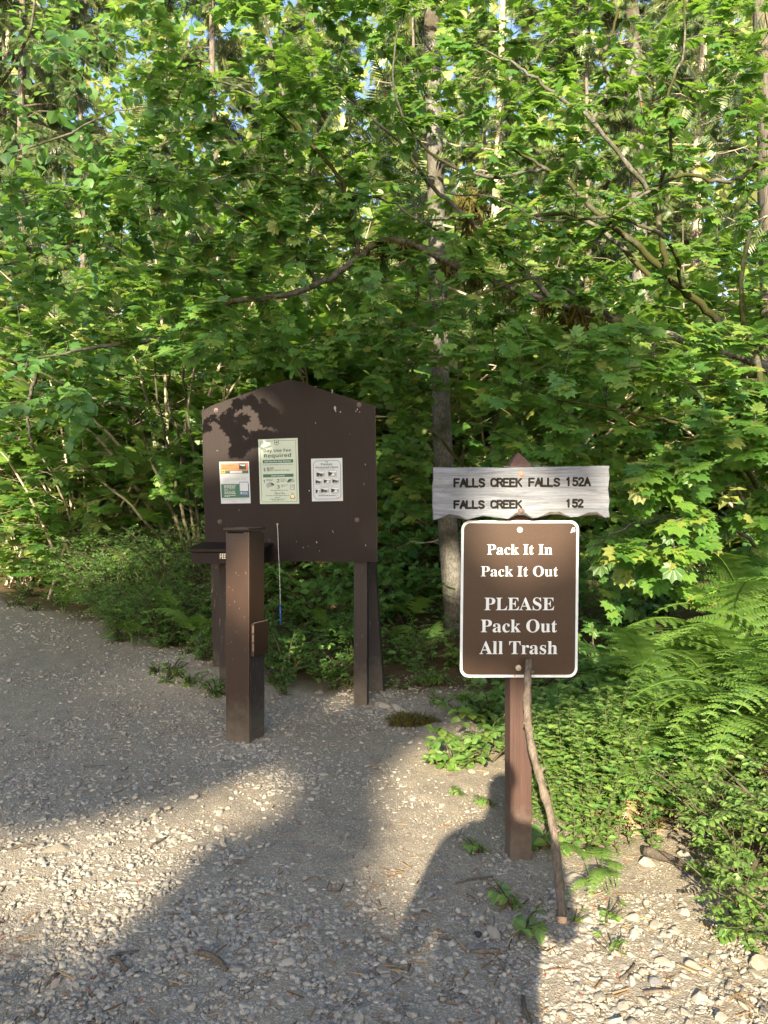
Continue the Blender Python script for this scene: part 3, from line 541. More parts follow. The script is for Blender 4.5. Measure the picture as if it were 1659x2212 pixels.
def build_digital_poster():
    s = poster_sheet([(473.7, 997.9), (538, 996.9), (478, 1088), (541.8, 1087)], .002)
    root = poster_base(s, "digital_pass_poster", M['paperwhite'], "small poster with orange header and green block, lowest left on the brown board")
    X = lambda x, y=900: (x - (108 + (y - 550) * .049)) / 535; Y = lambda y: (y - 548) / (1303 - 548); h = .0012
    b = MB(); s.rect(b, .03, .03, .965, .215, h, 0); s.rect(b, .03, .215, .965, .285, h, 1); s.rect(b, .35, .225, .76, .272, h + .0004, 2); s.rect(b, .03, .535, .965, .865, h, 1); b.build("banner", [M['orange'], M['green'], M['paperwhite']], root)
    b = MB(); s.text(b, fancy("NEED A NORTHWEST", "sans"), .09, .075, .48, .112, h + .0005); s.text(b, fancy("FOREST PASS", "sans"), .09, .13, .34, .165, h + .0005); b.build("header_lettering", M['boltdark'], root)
    b = MB(); s.text(b, "BUY YOUR DIGITAL PASS", .08, .315, .83, .362, h); b.build("tan_lettering", M['tan'], root)
    b = MB()
    for i, (x, y) in enumerate(((.93, .385), (.88, .41), (.90, .435), (.28, .46), (.55, .505))): words_line(s, b, .08, x, y, h, .009, 20 + i)
    for i, (x0, x, y) in enumerate(((.09, .9, .885), (.09, .88, .90), (.35, .55, .935), (.38, .52, .955))): words_line(s, b, x0, x, y, h, .007, 30 + i)
    b.build("lettering", M['grey'], root)
    b = MB()
    for i, (x, y) in enumerate(((.55, .56), (.5, .585), (.52, .61), (.5, .645), (.25, .67), (.5, .70), (.48, .735), (.52, .76), (.5, .80), (.3, .825))): words_line(s, b, .13, x, y, h + .0005, .010, 40 + i)
    b.build("pale_lettering", M['palegrey'], root)
    b = MB(); s.rect(b, .645, .485, .95, .795, h + .0006, 0); s.rect(b, .66, .50, .935, .705, h + .001, 1); s.text(b, fancy("Scan to", "sans"), .745, .722, .90, .748, h + .001, 1); s.text(b, fancy("Purchase", "sans"), .74, .755, .92, .785, h + .001, 1); s.rect(b, .68, .73, .715, .78, h + .001, 1); b.build("scan_panel", [M['navy'], M['paperwhite']], root)
    b = MB(); s.rect(b, .66, .045, .90, .19, h + .0005, 0); photo(s, b, .675, .06, .885, .18, h + .001, 0); b.build("picture", [M['black'], M['inkgreen'], M['paperwhite']], root)
    b = MB(); shield(s, b, .125, .235, .095, .058, h + .001, 1, 0); b.build("emblem", [M['gold'], M['inkgreen']], root)
build_digital_poster()
def build_passes_poster():
    s = poster_sheet([(672, 991), (739.4, 989.3), (674.2, 1083), (741, 1082)], .002)
    root = poster_base(s, "passes_poster", M['paperwhite'], "white poster with rows of grey pictures, rightmost on the brown board")
    X = lambda x, y: (x - (183 + (y - 787) * .024)) / 905; Y = lambda y: (y - 775) / (2014 - 775); h = .0012
    b = MB(); s.ring(b, .06, .05, .945, .955, .013, .009, .14, h); b.build("border", M['inkgreen'], root)
    b = MB(); T = lambda st, x0, y0, x1, y1: s.text(b, fancy(st, "sans"), X(x0, y0), Y(y0), X(x1, y0), Y(y1), h)
    T("Passes", 472, 912, 802, 975); T("Honored Here", 312, 1000, 970, 1065); T("Interagency Annual Type Passes", 412, 1078, 875, 1102); T("Interagency Lifetime Passes", 440, 1565, 852, 1590)
    for i, (x0, x1, y) in enumerate(((385, 535, 1308), (680, 930, 1303), (310, 495, 1516), (555, 745, 1512), (825, 990, 1508), (425, 600, 1802), (805, 970, 1792), (395, 920, 1842), (405, 900, 1856))): words_line(s, b, X(x0, y), X(x1, y), Y(y), h, .008, 60 + i)
    shield(s, b, X(640, 865), Y(868), .045, .034, h + .0003, 0, 1); b.build("lettering", [M['inkgreen'], M['paperwhite']], root)
    b = MB()
    for k, (x0, y0, x1, y1) in enumerate(((335, 1135, 580, 1300), (678, 1125, 928, 1288), (310, 1365, 505, 1500), (550, 1352, 757, 1490), (798, 1352, 1005, 1488), (315, 1632, 465, 1782), (470, 1618, 705, 1768), (765, 1615, 1000, 1768))): photo(s, b, X(x0, y0), Y(y0), X(x1, y0), Y(y1), h, k)
    b.build("pictures", [M['black'], M['grey'], M['palegrey']], root)
    b = MB(); badge(s, b, X(952, 1885), Y(1888), .04, .03, h + .0003); b.build("badge", [M['gold'], M['black'], M['cream']], root)
build_passes_poster()

# ------------------------------------------------------------------ pen on a string, hung from a nail in the board
nail = kp(600, 1132); pen = empty("pen_on_string", nail, "blue pen hanging on a white string from a nail in the board", "pen")
sp = [kp(600, 1132, .014), kp(601, 1150, .01), kp(602.5, 1200, .008), kp(604, 1218, .010), kp(606, 1260, .016), kp(607.3, 1308, .02)]
MB().tube(smooth_path(sp, 16), 0.0022, 5).build("string", M['string'], pen, smooth=True)
b = MB(); disc(b, kp(600, 1132, .0), KN, 0.006, .016, 8, 0, .003); b.build("nail", M['zinc'], pen)
MB().tube([kp(607, 1306, .02), kp(607.5, 1326, .022), kp(607.8, 1346, .023), kp(607.8, 1351, .023)], [.0055, .0055, .005, .001], 8).build("barrel", M['bluepen'], pen, smooth=True)

# ------------------------------------------------------------------ fee collection pillar
PY = R(-23.5); PR = rotz(PY); W2 = 0.085
corner = np.array([(538 - CX) / FPX * 4.44, 4.44, 0]); pc = corner - PR @ np.array([W2, -W2, 0])
pz = float(gz(pc[0], pc[1])); PT = 1.30
pillar = empty("fee_pillar", (pc[0], pc[1], pz), "square brown steel fee collection pillar standing in front of the notice board", "pillar")
def pl(x, y, z): return PR @ np.array([x, y, 0]) + np.array([pc[0], pc[1], z])
MB().box(pl(0, 0, (PT - .02 + pz - .1) / 2), (2 * W2, 2 * W2, PT - .02 - pz + .1), PR).build("body", M['steel'], pillar, bevel=.006, seg=3)
MB().box(pl(-.002, -.004, PT - .002), (2 * W2 + .012, 2 * W2 + .016, .012), PR @ rotx(R(1.5))).build("lid", M['steel'], pillar, bevel=.002)
MB().box(pl(-.012, -W2 - .0005, PT - .024), (.115, .005, .011), PR).build("slot", M['dark'], pillar)
fl = MB().box(pl(W2 + .012, .012, .628), (.022, 2 * W2 - .008, .20), PR).build("side_door", M['steel'], pillar, bevel=.003)
hg = MB()
for z in (.695, .64, .585): hg.tube([pl(W2 + .022, -W2 + .012, z - .022), pl(W2 + .022, -W2 + .012, z + .022)], .0055, 8)
hg.tube([pl(W2 + .022, -W2 + .02, .731), pl(W2 + .022, W2, .731)], .0028, 6)
h_ = hg.build("hinge", M['rust'], fl, loc=None); h_.data.transform(Matrix.Translation(-Vector(pillar.location)))
MB().box(pl(-W2 - .007, .0, .628), (.012, 2 * W2 - .02, .20), PR).build("side_door", M['steel'], pillar, bevel=.003)
MB().box(pl(W2 + .0012, .004, .30), (.004, 2 * W2 - .022, .44), PR).build("side_panel", M['postgrey'], pillar)
b = MB(); g = rng(8)
for _ in range(16):
    x, z = g.uniform(-.07, .07), g.uniform(.45, 1.25); l = g.uniform(.004, .014); a_ = g.uniform(-1, 1) * .006
    b.poly([pl(x, -W2 - .0008, z), pl(x + .003, -W2 - .0008, z), pl(x + .002 + a_, -W2 - .0008, z + l), pl(x + a_, -W2 - .0008, z + l)])
b.build("scratches", M['bolt'], pillar)

# ------------------------------------------------------------------ trail sign post with plank and placard
def c2(x, y): return (877.8 + .2976 * x, 932.6 + .2976 * y)
sx, sy, yaw = 0.543, 3.0, R(5); S5 = rotz(yaw); sz = float(gz(sx, sy))
sign = empty("trail_signpost", (sx, sy, sz), "red brown wooden post carrying a weathered trail plank above a brown placard", "signpost")
hw = .0445; zs = 1.575; za = 1.632
v = [np.array([sx, sy, 0]) + S5 @ np.array([x * hw, y * hw, 0]) for x, y in ((-1, -1), (1, -1), (1, 1), (-1, 1))]
nseg = 10; vs, fs = [], []
for k in range(nseg + 1):
    z = sz - .15 + (zs - sz + .15) * k / nseg
    for i, p in enumerate(v): vs.append((p[0], p[1], z))
for k in range(nseg):
    for i in range(4): fs.append((k * 4 + i, k * 4 + (i + 1) % 4, k * 4 + 4 + (i + 1) % 4, k * 4 + 4 + i))
vs.append((sx, sy, za)); e = nseg * 4; fs += [(e + i, e + (i + 1) % 4, len(vs) - 1) for i in range(4)]
MB().add(vs, fs).build("post", M['signpost'], sign, bevel=.004)
PN = nrm(np.array([0, -1, .015])); PO = np.array([sx, sy - hw - .012, 1.0])
def qp(px, py, h=0): return ray_plane(px, py, PO + PN * h, PN)
pla = Sheet(qp(*c2(399, 644)), qp(*c2(1252, 644)), qp(*c2(387, 1782)), qp(*c2(1240, 1782)))
def rounded(s, m_, r, h, n=6):
    asp = np.linalg.norm(s.TR - s.TL) / np.linalg.norm(s.BL - s.TL); o = []
    for cx, cy, a0 in ((1 - m_ - r, m_ * asp + r * asp, -90), (1 - m_ - r, 1 - m_ * asp - r * asp, 0), (m_ + r, 1 - m_ * asp - r * asp, 90), (m_ + r, m_ * asp + r * asp, 180)):
        for k in range(n + 1): a = R(a0 + 90 * k / n); o.append(s.p(cx + r * math.cos(a), cy + r * asp * math.sin(a), h))
    return o
placard = MB().prism(rounded(pla, 0, .075, 0)[::-1], pla.N * .003).build("placard", M['signwhite'], sign)
def sub(mbx, name, mat, part, top, **k):
    o = mbx.build(name, mat, part, **k); o.data.transform(Matrix.Translation(-Vector(top.location))); return o
sub(MB().poly(rounded(pla, .022, .058, .0036)[::-1]), "face", M['placard'], placard, sign)
mb = MB(); U = lambda x, y: (x - (399 - (y - 644) * .0105)) / 853; Vv = lambda y: (y - 644) / 1138
for st, x0, x1, y0, y1 in (("Pack It In", 585, 1058, 818, 893), ("Pack It Out", 540, 1100, 975, 1052), ("PLEASE", 566, 1072, 1203, 1297), ("Pack Out", 540, 1093, 1362, 1457), ("All Trash", 530, 1095, 1518, 1615)):
    pla.text(mb, fancy(st, "serif"), U(x0, y0), Vv(y0), U(x1, y0), Vv(y1), .0042)
sub(mb, "lettering", M['signwhite'], placard, sign)
mb = MB(); pla.text(mb, "Authorized", U(800, 1772), Vv(1768), U(845, 1772), Vv(1776), .0036, 0); pla.text(mb, "SmartSign.com  9a01-9829", U(1048, 1772), Vv(1767), U(1155, 1772), Vv(1775), .0036, 0); pla.rect(mb, U(778, 1772), Vv(1766), U(793, 1772), Vv(1776), .0036, 1)
sub(mb, "small_print", [M['black'], M['orange']], placard, sign)
mb = MB(); st = [(1190, 735), (1197, 712), (1204, 696), (1219, 696), (1224, 712), (1222, 728), (1206, 727), (1195, 734)]
mb.poly([pla.p(U(x, y), Vv(y), .0042) for x, y in st][::-1], 0); pla.rect(mb, U(1203, 710), Vv(702), U(1214, 710), Vv(716), .0046, 1); sub(mb, "sticker", [M['signwhite'], M['navy']], placard, sign)
for x, y in ((822, 712), (812, 1712)):
    mb = MB(); c = pla.p(U(x, y), Vv(y), .0036); disc(mb, c, pla.N, .0115, .003, 12); disc(mb, c + pla.N * .003, pla.N, .0065, .004, 6, 0, .001); sub(mb, "bolt", M['zinc'], placard, sign)
# plank
ol = [(195, 258), (330, 260), (520, 257), (700, 262), (905, 256), (1100, 254), (1300, 250), (1400, 246), (1478, 247), (1470, 275), (1476, 330), (1466, 420), (1476, 500), (1469, 560), (1478, 622),
      (1440, 625), (1385, 604), (1320, 606), (1250, 618), (1190, 622), (1110, 600), (1040, 602), (960, 624), (915, 630), (860, 606), (800, 606), (740, 634), (640, 622), (560, 612), (500, 626), (440, 641), (380, 628), (310, 618), (240, 632), (195, 643), (197, 600), (191, 540), (193, 470), (189, 400), (198, 340)]
TH = .038; PO2 = PO + PN * TH; BK = ray_plane(*c2(830, 440), PO2, PN)
def bp(x, y, h=0): return ray_plane(*c2(x, y), PO2 + PN * h, PN)
mb = MB(); front = [bp(x, y) for x, y in ol]; mb.prism(front[::-1], -PN * (TH - .0015), 0)
# chisel bevel along the scalloped lower edge: its underside shade painted as dark patches
mb.m = [0] * len(mb.m)
plank = mb.build("plank", M['plank'], sign, bevel=.003)
mb = MB()
for seg in ([(1440, 625), (1385, 604), (1320, 606), (1250, 618)], [(1190, 622), (1110, 600), (1040, 602), (960, 624)], [(915, 630), (860, 606), (800, 606), (740, 634)], [(560, 612), (500, 626)], [(440, 641), (380, 628), (310, 618), (240, 632)]):
    up_ = [(x, y - (4 if i in (0, len(seg) - 1) else 20)) for i, (x, y) in enumerate(seg)]
    mb.poly([bp(x, y - 2, .0008) for x, y in seg] + [bp(x, y, .0008) for x, y in up_[::-1]])
sub(mb, "chisel_mark_shade", M['edge_shade'], plank, sign)
STROKES = {'F': [[(0, 0), (0, 1)], [(0, 1), (.62, 1)], [(0, .52), (.52, .52)]], 'A': [[(0, 0), (.36, 1), (.74, 0)], [(.15, .36), (.6, .36)]], 'L': [[(0, 1), (0, 0), (.6, 0)]],
           'S': [[(.64, .84), (.5, .98), (.18, 1), (.03, .85), (.06, .64), (.3, .53), (.55, .44), (.67, .26), (.56, .06), (.2, 0), (0, .14)]],
           'C': [[(.66, .84), (.5, .98), (.2, .98), (.02, .78), (0, .25), (.18, .03), (.5, .02), (.67, .18)]], 'R': [[(0, 0), (0, 1), (.46, 1), (.62, .86), (.62, .66), (.46, .52), (0, .52)], [(.34, .52), (.66, 0)]],
           'E': [[(.62, 1), (0, 1), (0, 0), (.62, 0)], [(0, .52), (.5, .52)]], 'K': [[(0, 0), (0, 1)], [(.62, 1), (0, .42)], [(.2, .6), (.66, 0)]], '1': [[(.0, .8), (.2, 1), (.2, 0)]],
           '5': [[(.6, 1), (.08, 1), (.04, .58), (.35, .64), (.6, .5), (.62, .2), (.42, .01), (.15, .02), (0, .16)]], '2': [[(.02, .8), (.15, .97), (.42, 1), (.6, .86), (.58, .64), (.05, .06), (.02, 0), (.64, 0)]]}
def groove_strips(mb, st, x0, y0, x1, y1):
    adv = (x1 - x0) / len(st); ch = (y1 - y0); g = rng(len(st) + int(x0))
    for i, c in enumerate(st):
        for pl_ in STROKES[c]:
            wv = .155 * 95; wscale = adv * .86 / .72
            pts = np.array([(x0 + adv * i + px * wscale, y1 - py * ch) for px, py in pl_])
            for a, b2 in zip(pts[:-1], pts[1:]):        # a flat round-ended strip, the groove's shade put into its dark colour
                d = (b2 - a) / (np.linalg.norm(b2 - a) + 1e-9); n_ = np.array([-d[1], d[0]]); r = wv * .5 * g.uniform(.9, 1.15); o = []
                for k in range(5): t = R(-90 + 45 * k); o.append(b2 + r * (math.cos(t) * d + math.sin(t) * n_))
                for k in range(5): t = R(90 + 45 * k); o.append(a + r * (math.cos(t) * d + math.sin(t) * n_))
                mb.cnt = getattr(mb, "cnt", 0) + 1
                mb.poly([bp(p[0], p[1], .0009 + (mb.cnt % 7) * .00006) for p in o][::-1])
mb = MB()
for st, x0, y0, x1, y1 in (("FALLS", 349, 344, 575, 398), ("CREEK", 616, 342, 845, 396), ("FALLS", 892, 340, 1120, 394), ("152A", 1168, 336, 1338, 390), ("FALLS", 349, 504, 572, 554), ("CREEK", 616, 502, 845, 552), ("152", 1168, 494, 1290, 545)): groove_strips(mb, st, x0, y0, x1, y1)
sub(mb, "lettering", M['groove_strips'], plank, sign)
for x, y, m_ in ((833, 310, 'bolt'), (833, 578, 'boltdark')):
    mb = MB(); c = bp(x, y); disc(mb, c, PN, .0135, .003, 14); disc(mb, c + PN * .003, PN, .0078, .008, 6, 0, .001); sub(mb, "bolt", M[m_], plank, sign)
mb = MB()                                               # splinters lifting off the top edge
for x0, x1, y in ((935, 1000, 250), (985, 1040, 252), (700, 860, 255)): mb.poly([bp(x0, y, -.005), bp(x1, y + 3, -.004), bp(x0 + 8, y - 7, -.001)])
sub(mb, "splinter", M['plank'], plank, sign)

# ------------------------------------------------------------------ branch leaning against the signpost
SP = [(1142.5, 1426), (1141, 1450), (1139, 1490), (1138.5, 1535), (1143, 1580), (1152, 1628), (1165, 1675), (1177, 1718), (1190, 1765), (1199, 1820), (1205, 1880), (1211, 1940), (1214.5, 1988)]
dz0, dz1 = 2.905, gpt(1214.5, 1990)[1]
pts = []
for px, py in SP:
    t = ((py - 1426) / (1988 - 1426)) ** 0.9; pts.append(at(px, py, dz0 + (dz1 - dz0) * t - .01))
pts = smooth_path(pts, 40); rad = np.interp(np.linspace(0, 1, 40), [0, .1, .3, .6, 1], [.0135, .014, .0145, .015, .0148]) * (1 + .10 * np.sin(np.arange(40) * 1.7) + .05 * np.sin(np.arange(40) * 4.1))
stick = empty("leaning_branch", pts[-1], "crooked bare branch propped upright against the front of the signpost", "branch")
mb = MB(); mb.tube(pts, rad, 12, 0, True, .05, 3)
for k, (dx, dzz) in ((4, (.022, .016)), (19, (.026, .02)), (12, (-.02, .012)), (28, (.02, .012))): mb.tube([pts[k], pts[k] + np.array([dx, -.006, dzz])], [.009, .005], 7)
mb.build("bark", M['stick'], stick, smooth=True)
MB().tube([pts[-2] * .5 + pts[-1] * .5, pts[-1] + (pts[-1] - pts[-2]) * .5], [.0178, .014], 12).build("broken_end", M['cutwood'], stick)

# ------------------------------------------------------------------ leaf, frond and spray templates
def maple_tmpl(lobes=(0, 34, 70, 108, 146), rad=(1.0, .96, .84, .62, .40), notch=.70, detail=True):
    ang = [-a for a in lobes[::-1] if a] + list(lobes); rr = list(rad[::-1][:len(lobes) - 1]) + list(rad); pts = [(-.10, -.04)]
    out = []
    for i, (a, r) in enumerate(zip(ang, rr)):
        if detail: out.append((a - 11, r * .78)); out.append((a, r)); out.append((a + 11, r * .78))
        else: out.append((a, r))
        if i < len(ang) - 1: b = (a + ang[i + 1]) / 2; out.append((b, notch * (r + rr[i + 1]) / 2 + .06))
    V = [(0, 0, 0)]
    for a, r in out:
        x, y = r * math.sin(R(a)), r * math.cos(R(a)); n_ = 1 if r < .66 else 0
        V.append((x, y, -.16 * r * r + .035 * (-1 if n_ else 1)))
    n = len(V); T = [(0, i + 1, i) for i in range(1, n - 1)] + [(0, 1, n - 1)]
    T = T[:-1]
    k = len(V); V += [(-.012, 0, 0), (.012, 0, 0), (.01, -.55, -.10), (-.01, -.55, -.10)]; T += [(k, k + 3, k + 2), (k, k + 2, k + 1)]
    return np.array(V, float), np.array(T)
MAPLE, MAPLE_LO = maple_tmpl(), maple_tmpl(detail=False)
def oval_tmpl(n=5, w=.32, fold=.10, droop=.15, tip=1.0):
    y = np.linspace(0, 1, n + 1); hw_ = w * np.sin(math.pi * y ** .85) ** .8; V, T = [], []
    for i in range(n + 1): V += [(-hw_[i], y[i] * tip, fold * hw_[i] / w - droop * y[i] ** 2), (0, y[i] * tip, -droop * y[i] ** 2), (hw_[i], y[i] * tip, fold * hw_[i] / w - droop * y[i] ** 2)]
    for i in range(n):
        a = 3 * i; T += [(a, a + 1, a + 4), (a, a + 4, a + 3), (a + 1, a + 2, a + 5), (a + 1, a + 5, a + 4)]
    return np.array(V), np.array(T)
OVAL, OVAL_LO, HAZEL = oval_tmpl(5), oval_tmpl(3, .30), oval_tmpl(5, .44, .06, .2)
QUAD = (np.array([(0, 0, 0), (-.3, .45, .04), (0, 1, -.1), (.3, .45, .04)]), np.array([(0, 2, 1), (0, 3, 2)]))
def needle_tmpl(n=9, seed=1):                           # a flat drooping conifer spray of thin twiglets
    g = rng(seed); V, T = [], []
    def sliver(a, b, w):
        a, b = np.array(a), np.array(b); d = nrm(b - a); s = np.array([-d[1], d[0], 0]) * w; k = len(V); V.extend([a - s * .4, (a + b) / 2 - s, b, (a + b) / 2 + s, a + s * .4]); T.extend([(k, k + 1, k + 3), (k, k + 3, k + 4), (k + 1, k + 2, k + 3)])
    sliver((0, 0, 0), (0, 1.05, -.25), .05)
    for i in range(n):
        y = .12 + .8 * i / n; l = .48 * (1 - .65 * i / n)
        for s in (-1, 1): sliver((0, y, -.22 * y * y), (s * l * .85, y + l * .55, -.22 * y * y - .14 - g.uniform(0, .12)), .036)
    return np.array(V), np.array(T)
NEEDLE = needle_tmpl()

# ------------------------------------------------------------------ vine maples and hazel over the notice board
class Tree:                                             # a skeleton of limbs grown outward, then leafy twigs hung on it
    def __init__(s, seed): s.g = rng(seed); s.T, s.P, s.Rr, s.leaf = [], [], [], []
    def limb(s, px, r0, r1, n=None, sides=8, rough=.06):
        pts = smooth_path([at(*p) for p in px], n or max(10, len(px) * 6)); k = len(pts)
        j = s.g.normal(0, .006, pts.shape); pts = pts + j
        rad = np.linspace(r0, r1, k); s.T.append(tube(pts, rad * .88, sides, rough, int(s.g.integers(1e6)))); s.P += list(pts); s.Rr += list(rad); return pts
    def grow(s, seeds, lsize, nleaf=(4, 7), sag=.12, maxlen=2.2):
        P = np.array(s.P); Rr = np.array(s.Rr); d0 = np.min(np.linalg.norm(seeds[:, None] - P[None], axis=2), 1)
        for i in np.argsort(d0):
            q = seeds[i]; dd = np.linalg.norm(P - q, axis=1); k = int(np.argmin(dd)); a = P[k]; L = dd[k]
            if L > maxlen: continue
            L = max(L, .12); m = (a + q) / 2 + np.array([0, 0, L * s.g.uniform(.02, .16)]) + s.g.normal(0, .05 * L, 3)
            tw = smooth_path([a, m, q], max(4, int(L / .12) + 2)); r0 = min(Rr[k] * .8, .0035 + .005 * L)
            s.T.append(tube(tw, np.linspace(r0, .0022, len(tw)), 4)); P = np.vstack([P, tw[1:]]); Rr = np.concatenate([Rr, np.linspace(r0, .0022, len(tw))[1:]])
            s.leaves(tw, min(L, s.g.uniform(.35, .75)), lsize, s.g.integers(*nleaf), sag)
        s.P, s.Rr = list(P), list(Rr)
    def leaves(s, tw, L, lsize, pairs, sag):
        g = s.g; d = nrm(tw[-1] - tw[-2]); side = nrm(np.cross(d, [0, 0, 1.0]) + 1e-6); seg = np.linalg.norm(np.diff(tw, axis=0), axis=1); cum = np.concatenate([[0], np.cumsum(seg)]); tot = cum[-1]
        for k in range(pairs):
            t = tot - L * (k / max(pairs - 1, 1)) * .95; p = np.array([np.interp(t, cum, tw[:, c]) for c in range(3)])
            for sg in ((-1, 1) if k else (-1, 1, 0)):
                F = nrm(d * (.5 if sg else 1) + side * sg * g.uniform(.7, 1.1) + np.array([0, -.22, -sag * 2]) + g.normal(0, .22, 3))
                N = nrm(np.array([0, -.55, 1.0]) + g.normal(0, .24, 3)); sz = lsize * g.uniform(.5, 1.3) * (1.0 if k else 1.05)
                s.leaf.append((p + F * sz * .5, F, N, sz))
    def build(s, name, loc, label, bark, leafmat, tmpl, cat="tree", group=None, extra=None):
        root = empty(name, loc, label, cat, group); V, T = join(s.T); link("trunk", tri_mesh("trunk", V - np.array(root.location), T, bark, smooth=True), root)
        P = np.array([l[0] for l in s.leaf]); qx = CX + P[:, 0] / P[:, 1] * FPX; qy = CY + (CAM_H - P[:, 2]) / P[:, 1] * FPX
        thin = (np.abs(qx - 968) < 42) & (P[:, 1] < 8) & (qy > 330) & (s.g.uniform(size=len(P)) < np.where(qy > 840, 1.0, .12)); s.leaf = [l for l, k in zip(s.leaf, thin) if not k]
        P = np.array([l[0] for l in s.leaf]); S, F, N = frames(np.array([l[1] for l in s.leaf]), np.array([l[2] for l in s.leaf])); sz = np.array([l[3] for l in s.leaf])
        V, T = batch(tmpl, P, S, F, N, sz); link("crown", tri_mesh("crown", V - np.array(root.location), T, leafmat), root); return root
    def seeds(s, n, x, y, d):
        return np.array([at(*p) for p in zip(s.g.uniform(*x, n), s.g.uniform(*y, n), s.g.uniform(*d, n))])
def tufts(pts, n, L, spread, seed):                     # hanging moss: slivers
    g = rng(seed); P = np.repeat(np.asarray(pts), n, 0) + g.normal(0, 1, (len(pts) * n, 3)) * spread
    F = nrm(np.array([0, 0, -1.0]) + g.normal(0, .55, P.shape)); N = nrm(g.normal(0, 1, P.shape)); S, F, N = frames(F, N)
    t = (np.array([(-.07, 0, 0), (.07, 0, 0), (.03, .6, .1), (0, 1, 0)]), np.array([(0, 1, 2), (0, 2, 3)])); return batch(t, P, S, F, N, L * g.uniform(.5, 1.2, len(P)))

# the big leaning vine maple: rooted to the right, arching left over the board
t = Tree(21)
c_ = t.limb([(1960, 1300, 6.4), (1800, 1000, 6.3), (1660, 800, 6.1), (1500, 745, 6.0), (1330, 690, 5.95), (1200, 655, 5.9), (1050, 600, 5.85), (950, 556, 5.8), (880, 524, 5.75), (815, 526, 5.7), (762, 566, 5.65), (690, 612, 5.6), (600, 643, 5.5), (500, 652, 5.4), (440, 684, 5.3), (330, 734, 5.2), (210, 750, 5.1), (80, 775, 5.0)], .055, .010, 110, 9, .1)
a_ = t.limb([(766, 562, 5.65), (772, 520, 5.65), (758, 450, 5.6), (738, 395, 5.6), (690, 330, 5.6), (655, 290, 5.55), (622, 235, 5.5), (600, 160, 5.5), (585, 100, 5.45), (572, 30, 5.4), (560, -60, 5.4)], .022, .010, 50)
t.limb([(655, 290, 5.55), (590, 235, 5.4), (520, 190, 5.3), (430, 170, 5.2)], .012, .004)
t.limb([(1560, 700, 6.0), (1480, 630, 5.8), (1380, 535, 5.7), (1300, 470, 5.6), (1230, 400, 5.6), (1180, 365, 5.6), (1100, 320, 5.5)], .036, .010, 40)
t.limb([(1445, 600, 5.7), (1425, 500, 5.6), (1410, 430, 5.6), (1370, 370, 5.5), (1338, 335, 5.5), (1280, 262, 5.4), (1215, 215, 5.4), (1150, 165, 5.3), (1095, 130, 5.3), (1020, 100, 5.2)], .027, .008, 44)
t.limb([(1280, 262, 5.4), (1310, 200, 5.4), (1305, 120, 5.4), (1330, 40, 5.4), (1320, -60, 5.4)], .018, .008)
t.limb([(1800, 330, 5.6), (1659, 345, 5.5), (1600, 385, 5.5), (1540, 390, 5.4), (1480, 378, 5.4), (1420, 405, 5.4), (1340, 455, 5.5), (1290, 520, 5.6)], .020, .012, 30)
t.limb([(1405, 600, 5.75), (1290, 490, 5.9), (1200, 460, 5.9), (1060, 495, 5.9), (985, 470, 5.85), (900, 480, 5.8)], .022, .008, 30)
t.limb([(1200, 655, 5.9), (1120, 570, 5.7), (1020, 480, 5.6), (930, 400, 5.5), (880, 330, 5.4), (800, 250, 5.3), (720, 180, 5.2)], .026, .008, 36)
t.limb([(880, 524, 5.75), (900, 640, 6.0), (860, 720, 6.2), (890, 800, 6.3), (930, 870, 6.4)], .020, .010, 24)
t.limb([(1330, 690, 5.95), (1250, 640, 5.6), (1150, 600, 5.4), (1020, 640, 5.3), (900, 650, 5.2)], .018, .006, 24)
t.limb([(1480, 630, 5.8), (1440, 520, 5.3), (1330, 470, 5.2), (1180, 480, 5.1), (1080, 430, 5.1), (960, 420, 5.0)], .017, .005, 30)
t.limb([(1410, 430, 5.6), (1450, 330, 5.2), (1440, 220, 5.1), (1480, 100, 5.0), (1470, -40, 5.0)], .016, .006, 24)
t.limb([(1180, 365, 5.6), (1050, 380, 5.2), (930, 330, 5.1), (860, 230, 5.0), (850, 120, 5.0), (880, 0, 5.0)], .015, .005, 26)
t.limb([(738, 395, 5.6), (640, 400, 5.2), (560, 370, 5.1), (450, 390, 5.0)], .010, .004, 16)
t.limb([(1050, 600, 5.85), (1000, 520, 5.3), (940, 500, 5.2), (850, 440, 5.1), (760, 420, 5.0)], .015, .005, 20)
t.limb([(500, 652, 5.4), (460, 600, 5.3), (400, 560, 5.2), (330, 540, 5.1)], .012, .005)
t.limb([(690, 612, 5.6), (600, 520, 5.4), (500, 450, 5.3), (400, 400, 5.2), (280, 380, 5.1)], .014, .005, 24)
for n, x, y, d in ((430, (560, 1250), (-180, 560), (4.9, 7.5)), (440, (1200, 1950), (-180, 640), (4.9, 7.5)), (130, (820, 1300), (480, 800), (5.2, 6.8)), (330, (20, 800), (360, 790), (4.9, 6.9)), (150, (250, 800), (-150, 380), (4.8, 6.4)), (14, (280, 480), (640, 800), (4.0, 4.5)), (16, (760, 1000), (560, 760), (4.6, 5.2)), (22, (690, 830), (690, 840), (5.6, 6.6)), (40, (830, 960), (800, 1010), (6.2, 7.2))):
    t.grow(t.seeds(n, x, y, d), .064)
mpl = t.build("vine_maple", (c_[0][0], c_[0][1], float(gz(c_[0][0], c_[0][1]))), "large mossy vine maple whose long limbs arch left over the notice board", M['bark_maple'], M['maple'], MAPLE)
V, T = join([tufts(c_[[30, 33, 36, 40, 44, 52, 56, 60]] - np.array([0, 0, .05]), 90, .10, .035, 4), tufts(a_[2:14:2], 60, .04, .02, 5), tufts([at(1015, 430, 5.85), at(1017, 455, 5.85), at(1240, 685, 5.9), at(1255, 700, 5.9)], 260, .13, .05, 6), tufts(c_[60:100:3], 40, .04, .02, 7)])
